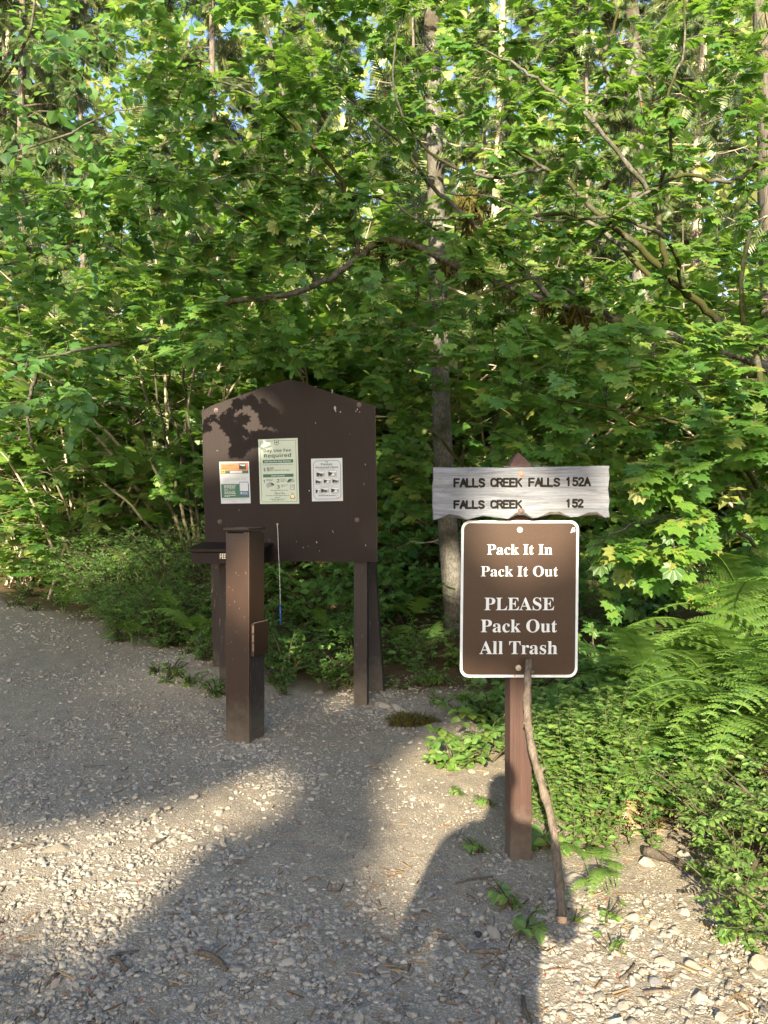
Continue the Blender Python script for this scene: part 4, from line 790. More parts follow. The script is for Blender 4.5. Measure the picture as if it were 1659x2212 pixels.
link("moss", tri_mesh("moss", V - np.array(mpl.location), T, M['mossmat']), mpl)
g = rng(77); ii = g.choice(len(t.leaf), 170, False); P = np.array([t.leaf[i][0] for i in ii]) + g.normal(0, .05, (170, 3)) - np.array([0, .03, .02]); F = nrm(g.normal(0, 1, P.shape) + np.array([0, 0, -.6])); N = nrm(g.normal(0, 1, P.shape) + np.array([0, -1, .4])); S, F, N = frames(F, N)
V, T = batch((OVAL_LO[0] * np.array([.6, 1, 1]), OVAL_LO[1]), P, S, F, N, g.uniform(.02, .042, 170)); link("seeds", tri_mesh("seeds", V - np.array(mpl.location), T, M['redleaf']), mpl)

# maple on the right, low leaves beside the sign
t = Tree(22); b0 = gpt(1600, 1400)
b1 = t.limb([(1700, 1330, 5.6), (1690, 1150, 5.55), (1660, 950, 5.5), (1640, 800, 5.5), (1600, 650, 5.4), (1620, 500, 5.3)], .045, .014)
t.limb([(1690, 1150, 5.55), (1600, 1000, 5.3), (1500, 930, 5.1), (1400, 900, 4.9), (1300, 880, 4.8), (1180, 860, 4.8)], .022, .006)
t.limb([(1695, 1250, 5.6), (1600, 1150, 5.3), (1500, 1120, 5.1), (1380, 1130, 4.9), (1280, 1180, 4.8)], .018, .006)
t.limb([(1660, 950, 5.5), (1720, 850, 5.2), (1760, 760, 5.0)], .02, .006)
t.limb([(1600, 1000, 5.3), (1520, 860, 5.0), (1440, 800, 4.8)], .012, .005)
for n, x, y, d in ((150, (1050, 1750), (700, 1010), (4.5, 5.9)), (90, (1300, 1760), (960, 1330), (4.5, 5.8)), (60, (1500, 1850), (780, 1000), (4.0, 5.0)), (26, (1330, 1530), (1000, 1250), (4.0, 4.6))):
    t.grow(t.seeds(n, x, y, d), .080)
t.build("vine_maple", (b1[0][0], b1[0][1], float(gz(b1[0][0], b1[0][1]))), "low spreading maple with broad leaves just right of the trail plank", M['bark_maple'], M['maple'], MAPLE)
# maple thicket between the board and the pale trunk
t = Tree(23)
b1 = t.limb([(1120, 1400, 7.2), (1090, 1200, 7.1), (1060, 1000, 7.0), (1080, 850, 6.9), (1060, 700, 6.8)], .03, .01); t.limb([(1075, 1090, 7.05), (960, 960, 6.9), (880, 900, 6.8), (800, 880, 6.7)], .02, .007); t.limb([(1075, 1100, 7.05), (1160, 1000, 6.6), (1240, 950, 6.3)], .018, .006)
for n, x, y, d in ((70, (840, 1330), (650, 1000), (6.0, 7.6)), (60, (1000, 1350), (950, 1330), (5.6, 7.4)), (28, (820, 960), (960, 1150), (7.0, 8.0))): t.grow(t.seeds(n, x, y, d), .066)
t.build("vine_maple", (b1[0][0], b1[0][1], float(gz(b1[0][0], b1[0][1]))), "shaded maple sapling growing behind the trail signpost", M['bark_maple'], M['maple'], MAPLE)
# maple clump with bare dark stems left behind the board
t = Tree(24); b0 = at(430, 1250, 8.6)
for px in ([(430, 1260, 8.6), (400, 1130, 8.5), (370, 1000, 8.4), (345, 880, 8.3), (330, 740, 8.2)], [(420, 1260, 8.6), (380, 1120, 8.4), (330, 1000, 8.2), (300, 900, 8.0), (250, 800, 7.8)], [(440, 1260, 8.7), (425, 1100, 8.6), (415, 960, 8.6), (400, 860, 8.6), (395, 720, 8.5)], [(435, 1260, 8.6), (410, 1080, 8.6), (385, 940, 8.5), (360, 850, 8.4), (390, 740, 8.3)], [(425, 1265, 8.5), (360, 1180, 8.3), (280, 1090, 8.0), (180, 1010, 7.7)], [(445, 1260, 8.8), (470, 1050, 8.9), (480, 880, 9.0), (520, 700, 9)]): t.limb(px, .026, .011, 24, 7)
for n, x, y, d in ((90, (60, 620), (480, 860), (7.2, 9.2)), (26, (330, 450), (960, 1090), (7.4, 8.4)), (14, (60, 330), (850, 1000), (7, 8))): t.grow(t.seeds(n, x, y, d), .068)
t.build("vine_maple", b0 * np.array([1, 1, 0]) + np.array([0, 0, float(gz(b0[0], b0[1]))]), "maple clump with thin dark bare stems fanning up left of the board", M['twig'], M['maple'], MAPLE)
# hazel with round leaves at the far left
t = Tree(25)
b1 = t.limb([(-330, 1330, 6.4), (-280, 1100, 6.3), (-200, 850, 6.2), (-60, 770, 6.1), (80, 800, 6.0), (200, 860, 5.9), (300, 880, 5.8)], .03, .006, 40); t.limb([(-280, 1100, 6.3), (-240, 700, 6.2), (-150, 450, 6.1), (-40, 250, 6.0), (60, 80, 5.9), (80, -60, 5.8)], .026, .008, 30)
t.limb([(-240, 760, 6.2), (-100, 620, 5.9), (60, 560, 5.7), (180, 520, 5.6), (300, 560, 5.6)], .016, .004, 24); t.limb([(-150, 450, 6.1), (-20, 350, 5.8), (120, 300, 5.6), (260, 240, 5.5), (380, 230, 5.4)], .014, .004, 24); t.limb([(-200, 850, 6.2), (-130, 950, 5.8), (0, 900, 5.6), (110, 860, 5.5)], .016, .006); t.limb([(80, 800, 6.0), (60, 900, 6.2), (75, 980, 6.3)], .02, .01)
for n, x, y, d in ((210, (-300, 480), (-150, 480), (5.0, 7.6)), (95, (-300, 300), (430, 880), (5.0, 7.0)), (12, (20, 190), (760, 960), (4.6, 5.6))): t.grow(t.seeds(n, x, y, d), .088, (3, 6), .2)
t.build("hazel_tree", (b1[0][0], b1[0][1], float(gz(b1[0][0], b1[0][1]))), "hazel with large rounded leaves at the left edge of the clearing", M['bark_maple'], M['hazel'], HAZEL)

# ------------------------------------------------------------------ tall trunks and conifers of the forest behind
def trunk_pts(px, r0, r1, n=26): return smooth_path([at(*p) for p in px], n), np.linspace(r0, r1, n)
def tall_trunk(px, r0, r1, bark, label, seed, twigs=14, cat="tree", name="conifer_tree", crown=90, z0=3.5):
    g = rng(seed); pts, rad = trunk_pts(px, r0, r1); base = pts[0]; root = empty(name, (base[0], base[1], float(gz(base[0], base[1]))), label, cat); off = np.array(root.location)
    pts = np.vstack([[base[0], base[1], off[2] - .2], pts]); rad = np.concatenate([[r0 * 1.15], rad]); V, T = tube(pts, rad, 18, .05, seed); link("trunk", tri_mesh("trunk", V - off, T, bark, smooth=True), root)
    L = []; SP = []
    for k in range(twigs):
        p = pts[0] + (pts[-1] - pts[0]) * 0; i = g.integers(8, len(pts) - 1); p = pts[i] + (pts[min(i + 1, len(pts) - 1)] - pts[i]) * g.uniform(); a = g.uniform(0, 6.28); l = g.uniform(.5, 1.7)
        q = p + np.array([math.cos(a) * l, math.sin(a) * l, g.uniform(-.25, .2) * l]); m = (p + q) / 2 + np.array([0, 0, -.12 * l]) + g.normal(0, .05, 3); b = smooth_path([p, m, q], 7); L.append(tube(b, np.linspace(.013, .003, 7), 4))
        for _ in range(3):
            s0 = b[g.integers(2, 6)]; e = s0 + np.array([*g.normal(0, .28, 2), g.uniform(-.25, .05)]); L.append(tube(np.array([s0, (s0 + e) / 2 + g.normal(0, .03, 3), e]), [.005, .003, .0015], 3))
        if p[2] > z0: SP += [b[j] for j in range(2, 7)]
    V, T = join(L); link("bare_branches", tri_mesh("bare_branches", V - off, T, M['deadwood']), root)
    if SP and crown:
        SP = np.array(SP); P = SP[g.integers(0, len(SP), crown)] + g.normal(0, .15, (crown, 3)); F = nrm(g.normal(0, .8, P.shape) + np.array([0, 0, -.5])); N = nrm(g.normal(0, .4, P.shape) + np.array([0, -.3, 1])); S, F, N = frames(F, N)
        V, T = batch(NEEDLE, P, S, F, N, g.uniform(.2, .45, crown)); link("crown", tri_mesh("crown", V - off, T, M['needle']), root)
    return root
tall_trunk([(994, 1395, 7.9), (985, 1370, 7.9), (976, 1250, 7.9), (966, 1100, 7.9), (956, 950, 7.92), (948, 700, 7.95), (940, 400, 8.0), (933, 100, 8.05), (928, -150, 8.1), (924, -700, 8.2)], .118, .075, M['bark_pale'], "straight grey trunk with pale blotched bark standing behind the signpost", 31, 26, crown=260)
tall_trunk([(1700, 1330, 9.2), (1692, 1000, 9.2), (1684, 600, 9.2), (1672, 200, 9.2), (1662, -100, 9.2), (1655, -800, 9.2)], .25, .17, M['bark_dark'], "thick dark furrowed trunk cut by the right edge of the view", 32, 30, crown=300)
tall_trunk([(1392, 1250, 14), (1388, 900, 14), (1380, 500, 14), (1368, 100, 14), (1362, -100, 14), (1350, -700, 14)], .16, .11, M['bark_pale'], "sunlit pale trunk with ragged dead twigs behind the right maples", 33, 46, crown=400, z0=5)

def spruce_proto(seed, H, label, group, crown_lo=1.0, lean=0.0):
    g = rng(seed); root = empty("conifer_tree", (0, 0, -50), label, "tree", group); n = 12; z = np.linspace(-.3, H, n)
    pts = np.stack([lean * z / H + g.normal(0, .03, n), g.normal(0, .03, n), z], -1); rad = np.linspace(.105, .015, n) * H / 14; V, T = tube(pts, rad, 10, .06, seed); L = [(V, T)]; SP, SD_ = [], []
    for zz in np.arange(crown_lo, H * .97, .27):
        for k in range(g.integers(2, 4)):
            a = g.uniform(0, 6.28); f = (zz - crown_lo) / (H - crown_lo); l = (2.3 * (1 - f) + .3) * g.uniform(.55, 1.1); c = np.array([np.interp(zz, z, pts[:, 0]), np.interp(zz, z, pts[:, 1]), zz]); d = np.array([math.cos(a), math.sin(a), 0])
            b = np.array([c, c + d * l * .5 + np.array([0, 0, .02 * l]), c + d * l + np.array([0, 0, -.28 * l])]); b = smooth_path(b, 6); dead = g.uniform() < .25
            L.append(tube(b, np.linspace(.02, .004, 6) * (1.2 - f), 4))
            if dead: continue
            for j in np.linspace(1.2, 5, int(5 + l * 7)):
                i = int(min(j, 4)); p = b[i] + (b[i + 1] - b[i]) * (j - i)
                for s in (-1, 1): SP.append(p); SD_.append(d * .5 + s * np.array([-d[1], d[0], 0]) * g.uniform(.4, 1) + np.array([0, 0, -.45]) + g.normal(0, .2, 3))
    V, T = join(L); link("trunk", tri_mesh("trunk", V, T, M['bark_dark'] if seed % 2 else M['deadwood']), root)
    P = np.array(SP); F = nrm(np.array(SD_)); N = nrm(np.array([0, 0, 1.0]) + g.normal(0, .35, P.shape)); S, F, N = frames(F, N); V, T = batch(NEEDLE, P, S, F, N, g.uniform(.2, .42, len(P)))
    link("crown", tri_mesh("crown", V, T, M['needle']), root); return root
GRP = "conifers of the forest behind the maples"
protos = [spruce_proto(41, 15, "tall dark conifer with drooping needle sprays standing back in the forest", GRP, 1.2), spruce_proto(42, 19, "pale stemmed conifer with many bare limbs standing back in the forest", GRP, 3.0, .5), spruce_proto(43, 11, "young bushy conifer growing low in the sunny forest behind", GRP, .4)]
g = rng(44); used = [False] * 3
spots = [(-2.9, 12.6, 0), (-7.6, 15.5, 0), (-5.9, 14.5, 2), (-1.4, 15, 0), (.6, 14, 2), (2.4, 17, 1), (3.9, 14.2, 2), (5.6, 16.5, 0), (7.5, 18, 1), (-8.5, 16.5, 0), (-11, 21, 1), (-5.5, 19, 2), (-2.9, 21, 0), (.2, 20, 2), (3.1, 23, 0), (6.2, 23, 1), (9.5, 23.5, 0), (-7.7, 26, 1), (-13, 27, 0), (-.9, 27, 1), (4.7, 28, 0), (11.5, 29, 1), (-4, 30, 0), (8, 31, 0), (-10, 33, 1), (1.8, 33, 0), (14, 25, 0), (-16, 24, 2), (-1.9, 14.2, 2), (4.9, 19.5, 2)]
for x, y, k in spots:
    o = protos[k] if not used[k] else copy_thing(protos[k], (0, 0, 0)); used[k] = True
    o.location = (x, y, float(gz(x, y))); o.rotation_euler = (0, 0, g.uniform(0, 6.28)); s = g.uniform(.85, 1.2); o.scale = (s, s, s)

# ------------------------------------------------------------------ shrubs
def shrub_proto(name, seed, label, cat, group, mat, tmpl, h=1.3, rad=.8, stems=9, leaf=.04, twigs=9, per=9, upright=.5, stemmat=None, r0=.009):
    g = rng(seed); root = empty(name, (0, 0, -50), label, cat, group); L = []; P, F, N = [], [], []
    for k in range(stems):
        a = g.uniform(0, 6.28); rr = rad * math.sqrt(g.uniform(.05, 1)); hh = h * g.uniform(.6, 1.0) * (1 - .35 * (rr / rad) ** 2); e = np.array([math.cos(a) * rr, math.sin(a) * rr, hh]); b0 = np.array([*(g.normal(0, .06 * rad, 2)), -.05])
        m = b0 * .4 + e * .5 + np.array([0, 0, hh * .16]) - np.array([e[0], e[1], 0]) * .18 * upright; st = smooth_path([b0, m, e], 9); L.append(tube(st, np.linspace(r0, .002, 9), 4))
        for j in range(twigs):
            i = g.integers(1, 8); p = st[i]; aa = g.uniform(0, 6.28); l = h * g.uniform(.14, .34); q = p + np.array([math.cos(aa) * l, math.sin(aa) * l, g.uniform(-.15, .5) * l]); tw = np.array([p, (p + q) / 2 + np.array([0, 0, .08 * l]), q]); L.append(tube(tw, [.0018, .0013, .0008], 3))
            d = nrm(q - p); sd = nrm(np.cross(d, [0, 0, 1]))
            for u in np.linspace(.2, 1, per):
                for sg in (-1, 1):
                    P.append(p + (q - p) * u); F.append(d * .45 + sd * sg * g.uniform(.6, 1) + g.normal(0, .25, 3) + np.array([0, 0, -.1])); N.append(np.array([0, -.35, 1]) + g.normal(0, .35, 3))
    V, T = join(L); link("stems", tri_mesh("stems", V, T, stemmat or M['twig'], smooth=True), root); P = np.array(P); S, F, N = frames(np.array(F), np.array(N)); V, T = batch(tmpl, P, S, F, N, leaf * g.uniform(.6, 1.25, len(P))); link("leaves", tri_mesh("leaves", V, T, mat), root); return root
def scatter(protos, places, seed, label=None):
    g = rng(seed)
    for i, pl_ in enumerate(places):
        x, y, k = pl_[:3]; s = pl_[3] if len(pl_) > 3 else 1.0; p = protos[k]; first = p.location[2] < -40; o = p if first else copy_thing(p, (0, 0, 0))
        o.location = (x, y, float(gz(x, y))); o.rotation_euler = (0, 0, g.uniform(0, 6.28)); s *= g.uniform(.9, 1.12); o.scale = (s, s, s * g.uniform(.9, 1.1))
        if len(pl_) > 4: o["label"] = pl_[4]
HB = "huckleberry shrubs along the left of the path"; 
hub = [shrub_proto("huckleberry_shrub", 51, "fine leaved green shrub in the thicket left of the notice board", "shrub", HB, M['shrub'], OVAL_LO, 1.5, .85, 14, .034, 15, 7), shrub_proto("huckleberry_shrub", 52, "low fine leaved shrub at the left edge of the path", "shrub", HB, M['shrub'], OVAL_LO, .75, .6, 12, .032, 12, 7)]
scatter(hub, [(-2.2, 8.3, 0), (-2.9, 9.3, 0), (-3.7, 10.2, 0), (-5.0, 12.2, 0), (-6.6, 13.9, 0), (-7.7, 15.3, 0), (-1.7, 8.2, 0, .8), (-3.2, 11, 0, 1.3), (-5, 13, 0, 1.4), (-8, 14, 0, 1.3), (-2.2, 10.2, 0, 1.3), (-3.3, 8.9, 0, .9), (-2.15, 7.2, 1), (-2.5, 7.8, 1), (-2.9, 8.4, 1, 1.1), (-3.4, 9.1, 1, 1.1), (-4.0, 9.8, 1, 1.2), (-5.2, 11.6, 1, 1.2), (-6.2, 12.9, 1, 1.2), (-7.0, 13.8, 1, 1.2), (-8.0, 14.7, 1, 1.2), (-1.9, 7.6, 1), (-3.7, 9.5, 1, 1.3), (-5.8, 12.4, 1, 1.4), (-2.65, 7.4, 1, .8)], 53)
UN = "undergrowth shrubs in the shade behind the notice board and signs"
und = [shrub_proto("thimbleberry_shrub", 54, "broad leaved shrub in the undergrowth behind the board and signs", "shrub", UN, M['hazel'], HAZEL, 1.0, .7, 10, .085, 6, 4), shrub_proto("snowberry_shrub", 55, "low oval leaved shrub in the undergrowth behind the board and signs", "shrub", UN, M['shrub'], OVAL_LO, .6, .5, 10, .045, 7, 6)]
scatter(und, [(-.4, 7.4, 0), (.15, 8.4, 0, 1.2), (-.8, 8.2, 0, 1.1), (.9, 8.9, 0, 1.2), (1.4, 7.3, 0), (-.3, 6.6, 1), (.25, 6.4, 1, .7), (1.05, 7.0, 1), (-1.0, 7.0, 1), (1.5, 6.5, 1), (2.2, 6.9, 0), (1.9, 8.2, 0, 1.2), (2.9, 7.8, 0, 1.3), (-1.5, 6.95, 1, .7), (.1, 9.6, 0, 1.5), (-1.6, 9.6, 0, 1.4), (1.6, 10, 0, 1.5), (-.1, 6.05, 1, .5), (3.3, 6.0, 0, 1.3), (4.0, 6.9, 0, 1.4), (4.6, 7.8, 0, 1.5), (3.2, 5.1, 1, 1.3), (3.8, 5.2, 0, 1.2), (2.9, 4.3, 1, 1.3), (3.4, 4.3, 0, 1.2), (4.6, 5.9, 0, 1.4), (2.7, 3.4, 1, 1.3), (3.3, 3.3, 1, 1.4), (2.6, 2.5, 1, 1.2)], 56)
SB = "sunlit bushes far back between the trunks"
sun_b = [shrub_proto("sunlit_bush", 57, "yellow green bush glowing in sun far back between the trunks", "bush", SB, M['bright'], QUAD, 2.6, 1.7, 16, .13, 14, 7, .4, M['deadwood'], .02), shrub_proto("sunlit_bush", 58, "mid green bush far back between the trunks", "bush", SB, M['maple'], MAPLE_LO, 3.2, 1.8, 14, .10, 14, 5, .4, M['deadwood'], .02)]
g = rng(59); pl_ = []
for k in range(64):
    y = 10.5 + 22 * (k / 64) ** 1.1; pl_.append((g.uniform(-.62, .62) * y, y + g.uniform(-.6, .6), int(g.uniform() < .45), g.uniform(.8, 1.25) * (1 + max(0, y - 18) * .03)))
for k in range(26):
    y = g.uniform(10.5, 17); pl_.append((g.uniform(-.6, .6) * y, y, int(g.uniform() < .5), g.uniform(1.6, 2.5)))
scatter(sun_b, pl_, 60)

# far wood closing the view: one mass of leaf clumps and thin stems
g = rng(61); n = 46000; y = g.uniform(24, 46, n); x = g.uniform(-1, 1, n) * (y * .75); zz = 27 * g.uniform(0, 1, n) ** 1.2 + gz(x, y); P = np.stack([x, y, zz], -1)
keep = (np.sin(x * .9) + np.sin(x * 2.1 + 1) + np.sin(x * .37 + zz * .5)) * .8 + 3.2 > zz * .10; P = P[keep]
F = nrm(g.normal(0, 1, P.shape) + np.array([0, 0, -.4])); N = nrm(g.normal(0, .7, P.shape) + np.array([0, -.6, .6])); S, F, N = frames(F, N); fv = [batch((SPRAY_V, SPRAY_T), P, S, F, N, g.uniform(.35, .8, len(P)))]
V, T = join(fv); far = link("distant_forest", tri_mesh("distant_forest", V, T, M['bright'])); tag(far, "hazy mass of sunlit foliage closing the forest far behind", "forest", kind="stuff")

# ------------------------------------------------------------------ ferns
def frond_mesh(name, seed, mat, phi0=8, phi1=118, pairs=15, bare=.34, width=.42, curl=0.0):
    g = rng(seed); n = 40; s_ = np.linspace(0, 1, n); phi = R(phi0) + R(phi1 - phi0) * s_ ** 1.4; ds = 1 / (n - 1)
    sp = np.stack([curl * s_ ** 2, np.concatenate([[0], np.cumsum(np.sin(phi[:-1]) * ds)]), np.concatenate([[0], np.cumsum(np.cos(phi[:-1]) * ds)])], -1)
    V0, T0 = tube(sp, np.linspace(.008, .0015, n), 4); T0 = np.vstack([T0[:, [0, 1, 2]], T0[:, [0, 2, 3]]]); V, T = [V0], [T0]; off = len(V0); tg = nrm(np.gradient(sp, axis=0))
    for k in range(pairs):
        u = k / (pairs - 1); s0 = bare + (1 - bare) * u ** .9 * .985; p = np.array([np.interp(s0, s_, sp[:, c]) for c in range(3)]); t = np.array([np.interp(s0, s_, tg[:, c]) for c in range(3)]); L = width * (1 - u) ** .85 * (.75 + .25 * min(1, u * 6)) * g.uniform(.82, 1.1) + .02
        for sg in (-1, 1):
            side = np.array([sg, 0, 0.0]); up = nrm(np.cross(side, t) * sg); d = nrm(side + t * g.uniform(.35, .6) + up * g.uniform(-.12, .06)); m = max(4, int(L / .013)); L2 = L * g.uniform(.85, 1.1)
            f = nrm(np.cross(up, d)); w0 = min(.5 * (1 - bare) / pairs * 1.75, L * .30)
            def sp_(x): return p + d * (x * L2) - np.array([0, 0, 1]) * (x * x * L2 * .16)
            for j in range(m):                          # each segment: two pointed leaflets, one to either side of the pinna's midrib
                x0_, x1_ = j / m, (j + .82) / m; hw_ = w0 * (1 - .85 * x0_) * g.uniform(.8, 1.15); A_, B_ = sp_(x0_), sp_(x1_)
                for w_ in (-1, 1):
                    V.append(np.array([A_, B_, B_ + f * w_ * hw_ * .75 + d * (.010 * (1 - x0_)), A_ + f * w_ * hw_ + d * .006 - up * .003])); T.append(np.array([(0, 1, 2), (0, 2, 3)]) + off); off += 4
    return tri_mesh(name, np.concatenate(V), np.concatenate(T), mat)
FR = [frond_mesh("frond", 71, M['fern'], 8, 118, 12, .38, .20), frond_mesh("frond", 72, M['fern'], 15, 138, 13, .36, .18, .12), frond_mesh("frond", 73, M['fern'], 5, 100, 11, .40, .22, -.1)]
FD = [frond_mesh("dead_frond", 74, M['deadfern'], 25, 165, 12, .3, .18, .15), frond_mesh("dead_frond", 75, M['deadfern'], 15, 155, 12, .35, .16, -.1)]
g = rng(76)
def fern(x, y, H, az, n, label, group=None, fr=FR, spread=60, name="bracken_fern"):
    root = empty(name, (x, y, float(gz(x, y)) - .01), label, "fern", group)
    for k in range(n):
        o = link("frond", fr[int(g.integers(len(fr)))], root, (g.normal(0, .03), g.normal(0, .03), 0)); a = R(az + (k - (n - 1) / 2) * spread / max(n - 1, 1) + g.normal(0, 8)) - math.pi / 2
        o.rotation_euler = (g.normal(0, .12), g.normal(0, .12), a); s = H / .66 * g.uniform(.8, 1.12); o.scale = (s, s, s)
    return root
FG = "bracken ferns on the bank right of the signpost"
L1, L2, L3 = "green bracken fern arching over the bank right of the signpost", "sunlit bright bracken fern at the right edge above the snowberry", "low bracken fern in the shade close behind the signpost"
for px, d, H, az, n, lb in ((1440, 3.75, .72, 190, 4, L1), (1380, 3.55, .60, 200, 4, L1), (1520, 3.6, .74, 200, 4, L1), (1310, 3.9, .62, 215, 4, L1), (1500, 4.3, .85, 185, 5, L1), (1250, 3.65, .45, 230, 4, L3), (1200, 3.8, .40, 250, 4, L3), (1180, 4.3, .5, 240, 4, L3), (1270, 4.4, .6, 220, 4, L3),
                           (1620, 3.5, .78, 190, 5, L2), (1700, 3.4, .80, 200, 5, L2), (1650, 4.0, 1.0, 190, 5, L2), (1580, 4.6, 1.0, 190, 5, L2), (1720, 4.6, 1.1, 185, 5, L2), (1560, 3.15, .50, 215, 4, L2), (1680, 3.0, .55, 210, 4, L2), (1600, 5.2, 1.15, 200, 5, L2), (1420, 4.7, .8, 210, 4, L1), (1760, 3.7, .9, 190, 5, L2)):
    p = (px - CX) / FPX * d; 
    for q in range(2): fern(p + g.uniform(-.16, .16), d + g.uniform(-.2, .2), H * g.uniform(.62, .9), az + 32 + g.uniform(-30, 30), n, lb, FG)
fern(*gpt(1520, 1780)[:2], .42, 230, 3, "bracken fern hanging down between dead brown fronds and the snowberry bush", None)
fern(*gpt(930, 1425)[:2], .36, 60, 3, "small lone bracken fern beside the foot of the pale trunk", None)
fern(*gpt(1330, 1920)[:2], (.16), 250, 3, "little pale fern sprawling on the dirt below the herb stems", None)
fern(*gpt(1290, 1900)[:2], .22, 240, 3, "yellowing fern tuft beside the lower end of the leaning branch", None)
LG = "small ferns in the thicket left of the board"
for px, d, H, az in ((330, 8.0, .45, 250), (400, 7.4, .5, 270), (290, 7.2, .35, 250), (235, 8.2, .4, 280), (440, 6.9, .45, 260), (130, 9.0, .4, 270), (700, 7.2, .4, 270), (860, 7.0, .4, 260), (890, 7.8, .5, 250)): fern((px - CX) / FPX * d, d, H, az, 4, "small green fern among the shrubs at the thicket edge", LG, spread=150)
for px, py, H, az, lb in ((1450, 1735, .40, 250, "dead brown fern fronds hanging in the middle of the bracken bank"), (1530, 1735, .42, 280, "dead tan fern fronds hanging beside the sunlit bracken"), (1370, 1800, .22, 250, "withered pale fern lying flattened behind the herb stems"), (1420, 1790, .20, 200, "crumpled brown fern litter lying on the bank above the log"), (1640, 2190, .11, 180, "dry brown fern lying in the bottom right corner"), (1350, 1730, .3, 270, "thin withered fern standing right of the herb stems")): fern(*gpt(px, py)[:2], H, az, 3, lb, None, FD, 90, "dead_fern")

# ------------------------------------------------------------------ herbs and low bushes round the signpost
def herb_proto(seed, label, group):
    g = rng(seed); root = empty("wildflower_herb", (0, 0, -50), label, "herb", group); L, P, F, N = [], [], [], []
    for k in range(9):
        b0 = np.array([*g.normal(0, .06, 2), -.02]); h = g.uniform(.26, .48); e = b0 + np.array([*g.normal(0, .07, 2), h]); st = smooth_path([b0, (b0 + e) / 2 + np.array([*g.normal(0, .015, 2), 0]), e], 10); L.append(tube(st, np.linspace(.0022, .001, 10), 4))
        for j, u in enumerate(np.linspace(.08, 1, int(h / .016))):
            p = np.array([np.interp(u, np.linspace(0, 1, 10), st[:, c]) for c in range(3)]); a = j * 1.57 + g.normal(0, .3)
            for q in (0, math.pi): P.append(p); F.append([math.cos(a + q), math.sin(a + q), .35]); N.append([0, -.2, 1])
            if g.uniform() < .3:
                tw = p + np.array([math.cos(a), math.sin(a), .8]) * .035
                for q in range(4): P.append(tw); F.append([math.cos(q * 1.57), math.sin(q * 1.57), .5]); N.append([0, -.2, 1])
    V, T = join(L); link("stems", tri_mesh("stems", V, T, M['twig']), root); S, F, N = frames(np.array(F, float), np.array(N, float) + g.normal(0, .25, (len(N), 3))); V, T = batch(OVAL_LO, np.array(P), S, F, N, .026 * g.uniform(.6, 1.2, len(P))); link("leaves", tri_mesh("leaves", V, T, M['herb']), root); return root
hp = [herb_proto(81, "upright small leaved herb in the sunlit clump right of the leaning branch", "herb clump beside the leaning branch"), herb_proto(82, "upright small leaved herb in the sunlit clump right of the leaning branch", "herb clump beside the leaning branch")]
pl_ = []
for px, py in ((1180, 1770), (1215, 1790), (1250, 1800), (1290, 1805), (1225, 1740), (1265, 1750), (1310, 1770), (1190, 1720), (1240, 1700), (1290, 1720), (1325, 1830), (1270, 1840), (1160, 1740)): p = gpt(px, py); pl_.append((p[0], p[1], int(rng(px).integers(2))))
scatter(hp, [(a, b, k, 1.22) for a, b, k in pl_], 83)
SW = "snowberry bushes at the lower right corner"
sb = [shrub_proto("snowberry_bush", 84, "bright small leaved snowberry bush at the lower right edge of the path", "bush", SW, M['herb'], OVAL, .62, .42, 14, .026, 10, 8, .5, None, .005), shrub_proto("snowberry_bush", 85, "trailing snowberry shoot reaching onto the dirt at lower right", "bush", SW, M['herb'], OVAL, .30, .34, 8, .025, 7, 7, .5, None, .004)]
scatter(sb, [(1.32, 2.72, 0), (1.5, 2.45, 0), (1.62, 2.95, 0), (1.85, 2.65, 0), (1.18, 2.42, 1), (1.28, 2.18, 1), (1.5, 2.15, 0, .8), (1.75, 2.2, 0)], 86)
DG = "oval leaved shoots round the foot of the signpost"
db = [shrub_proto("oval_leaved_shoot", 87, "arching shoot with paired oval leaves beside the signpost", "plant", DG, M['herb'], OVAL, .26, .30, 7, .068, 4, 3, .2), shrub_proto("oval_leaved_shoot", 88, "short shoot with paired oval leaves on the dirt beside the signpost", "plant", DG, M['herb'], OVAL, .12, .14, 3, .052, 3, 2, .2)]
pl_ = []
for px, py, k, s in ((1040, 1640, 0, 1.0), (985, 1655, 0, .75), (1060, 1560, 0, 1.1), (1010, 1545, 0, .8), (1090, 1500, 0, 1.1), (955, 1660, 1, 1), (1000, 1720, 1, .6), (1060, 1740, 1, .7), (1045, 1840, 1, .7), (1150, 1840, 1, 1.1), (1225, 1850, 1, .9), (1115, 1960, 1, .9), (1120, 2010, 1, .9), (1185, 1560, 0, 1.2), (1160, 1500, 0, 1.2), (970, 1480, 1, 1.2), (930, 1470, 1, 1), (985, 1440, 0, 1), (1050, 1470, 0, 1.2)): p = gpt(px, py); pl_.append((p[0], p[1], k, s))
scatter(db, pl_, 89)
TB = "thimbleberry plants on the right bank"
tb = [shrub_proto("thimbleberry_plant", 90, "thimbleberry with broad lobed leaves among the right bank ferns", "plant", TB, M['hazel'], MAPLE, .45, .30, 7, .062, 4, 3)]
pl_ = []
for px, py, s in ((1385, 1790, .8), (1330, 1760, .7), (1430, 1740, 1.0), (1300, 1620, 1.2), (1230, 1580, 1.0), (1400, 1640, 1.2), (1480, 1640, 1.2), (1340, 1560, 1.3), (1440, 1560, 1.5), (1560, 1540, 1.6), (1280, 1500, 1.4)): p = gpt(px, py); pl_.append((p[0], p[1], 0, s))
scatter(tb, pl_, 91)
LW = "low green plants along the edge of the gravel"
lw = [shrub_proto("low_plant", 92, "low leafy plant where the gravel meets the forest floor", "plant", LW, M['shrub'], OVAL_LO, .28, .26, 9, .032, 6, 5), shrub_proto("low_plant", 93, "tiny seedling tuft where the gravel meets the forest floor", "plant", LW, M['herb'], OVAL_LO, .10, .11, 6, .028, 3, 3)]
pl_ = []
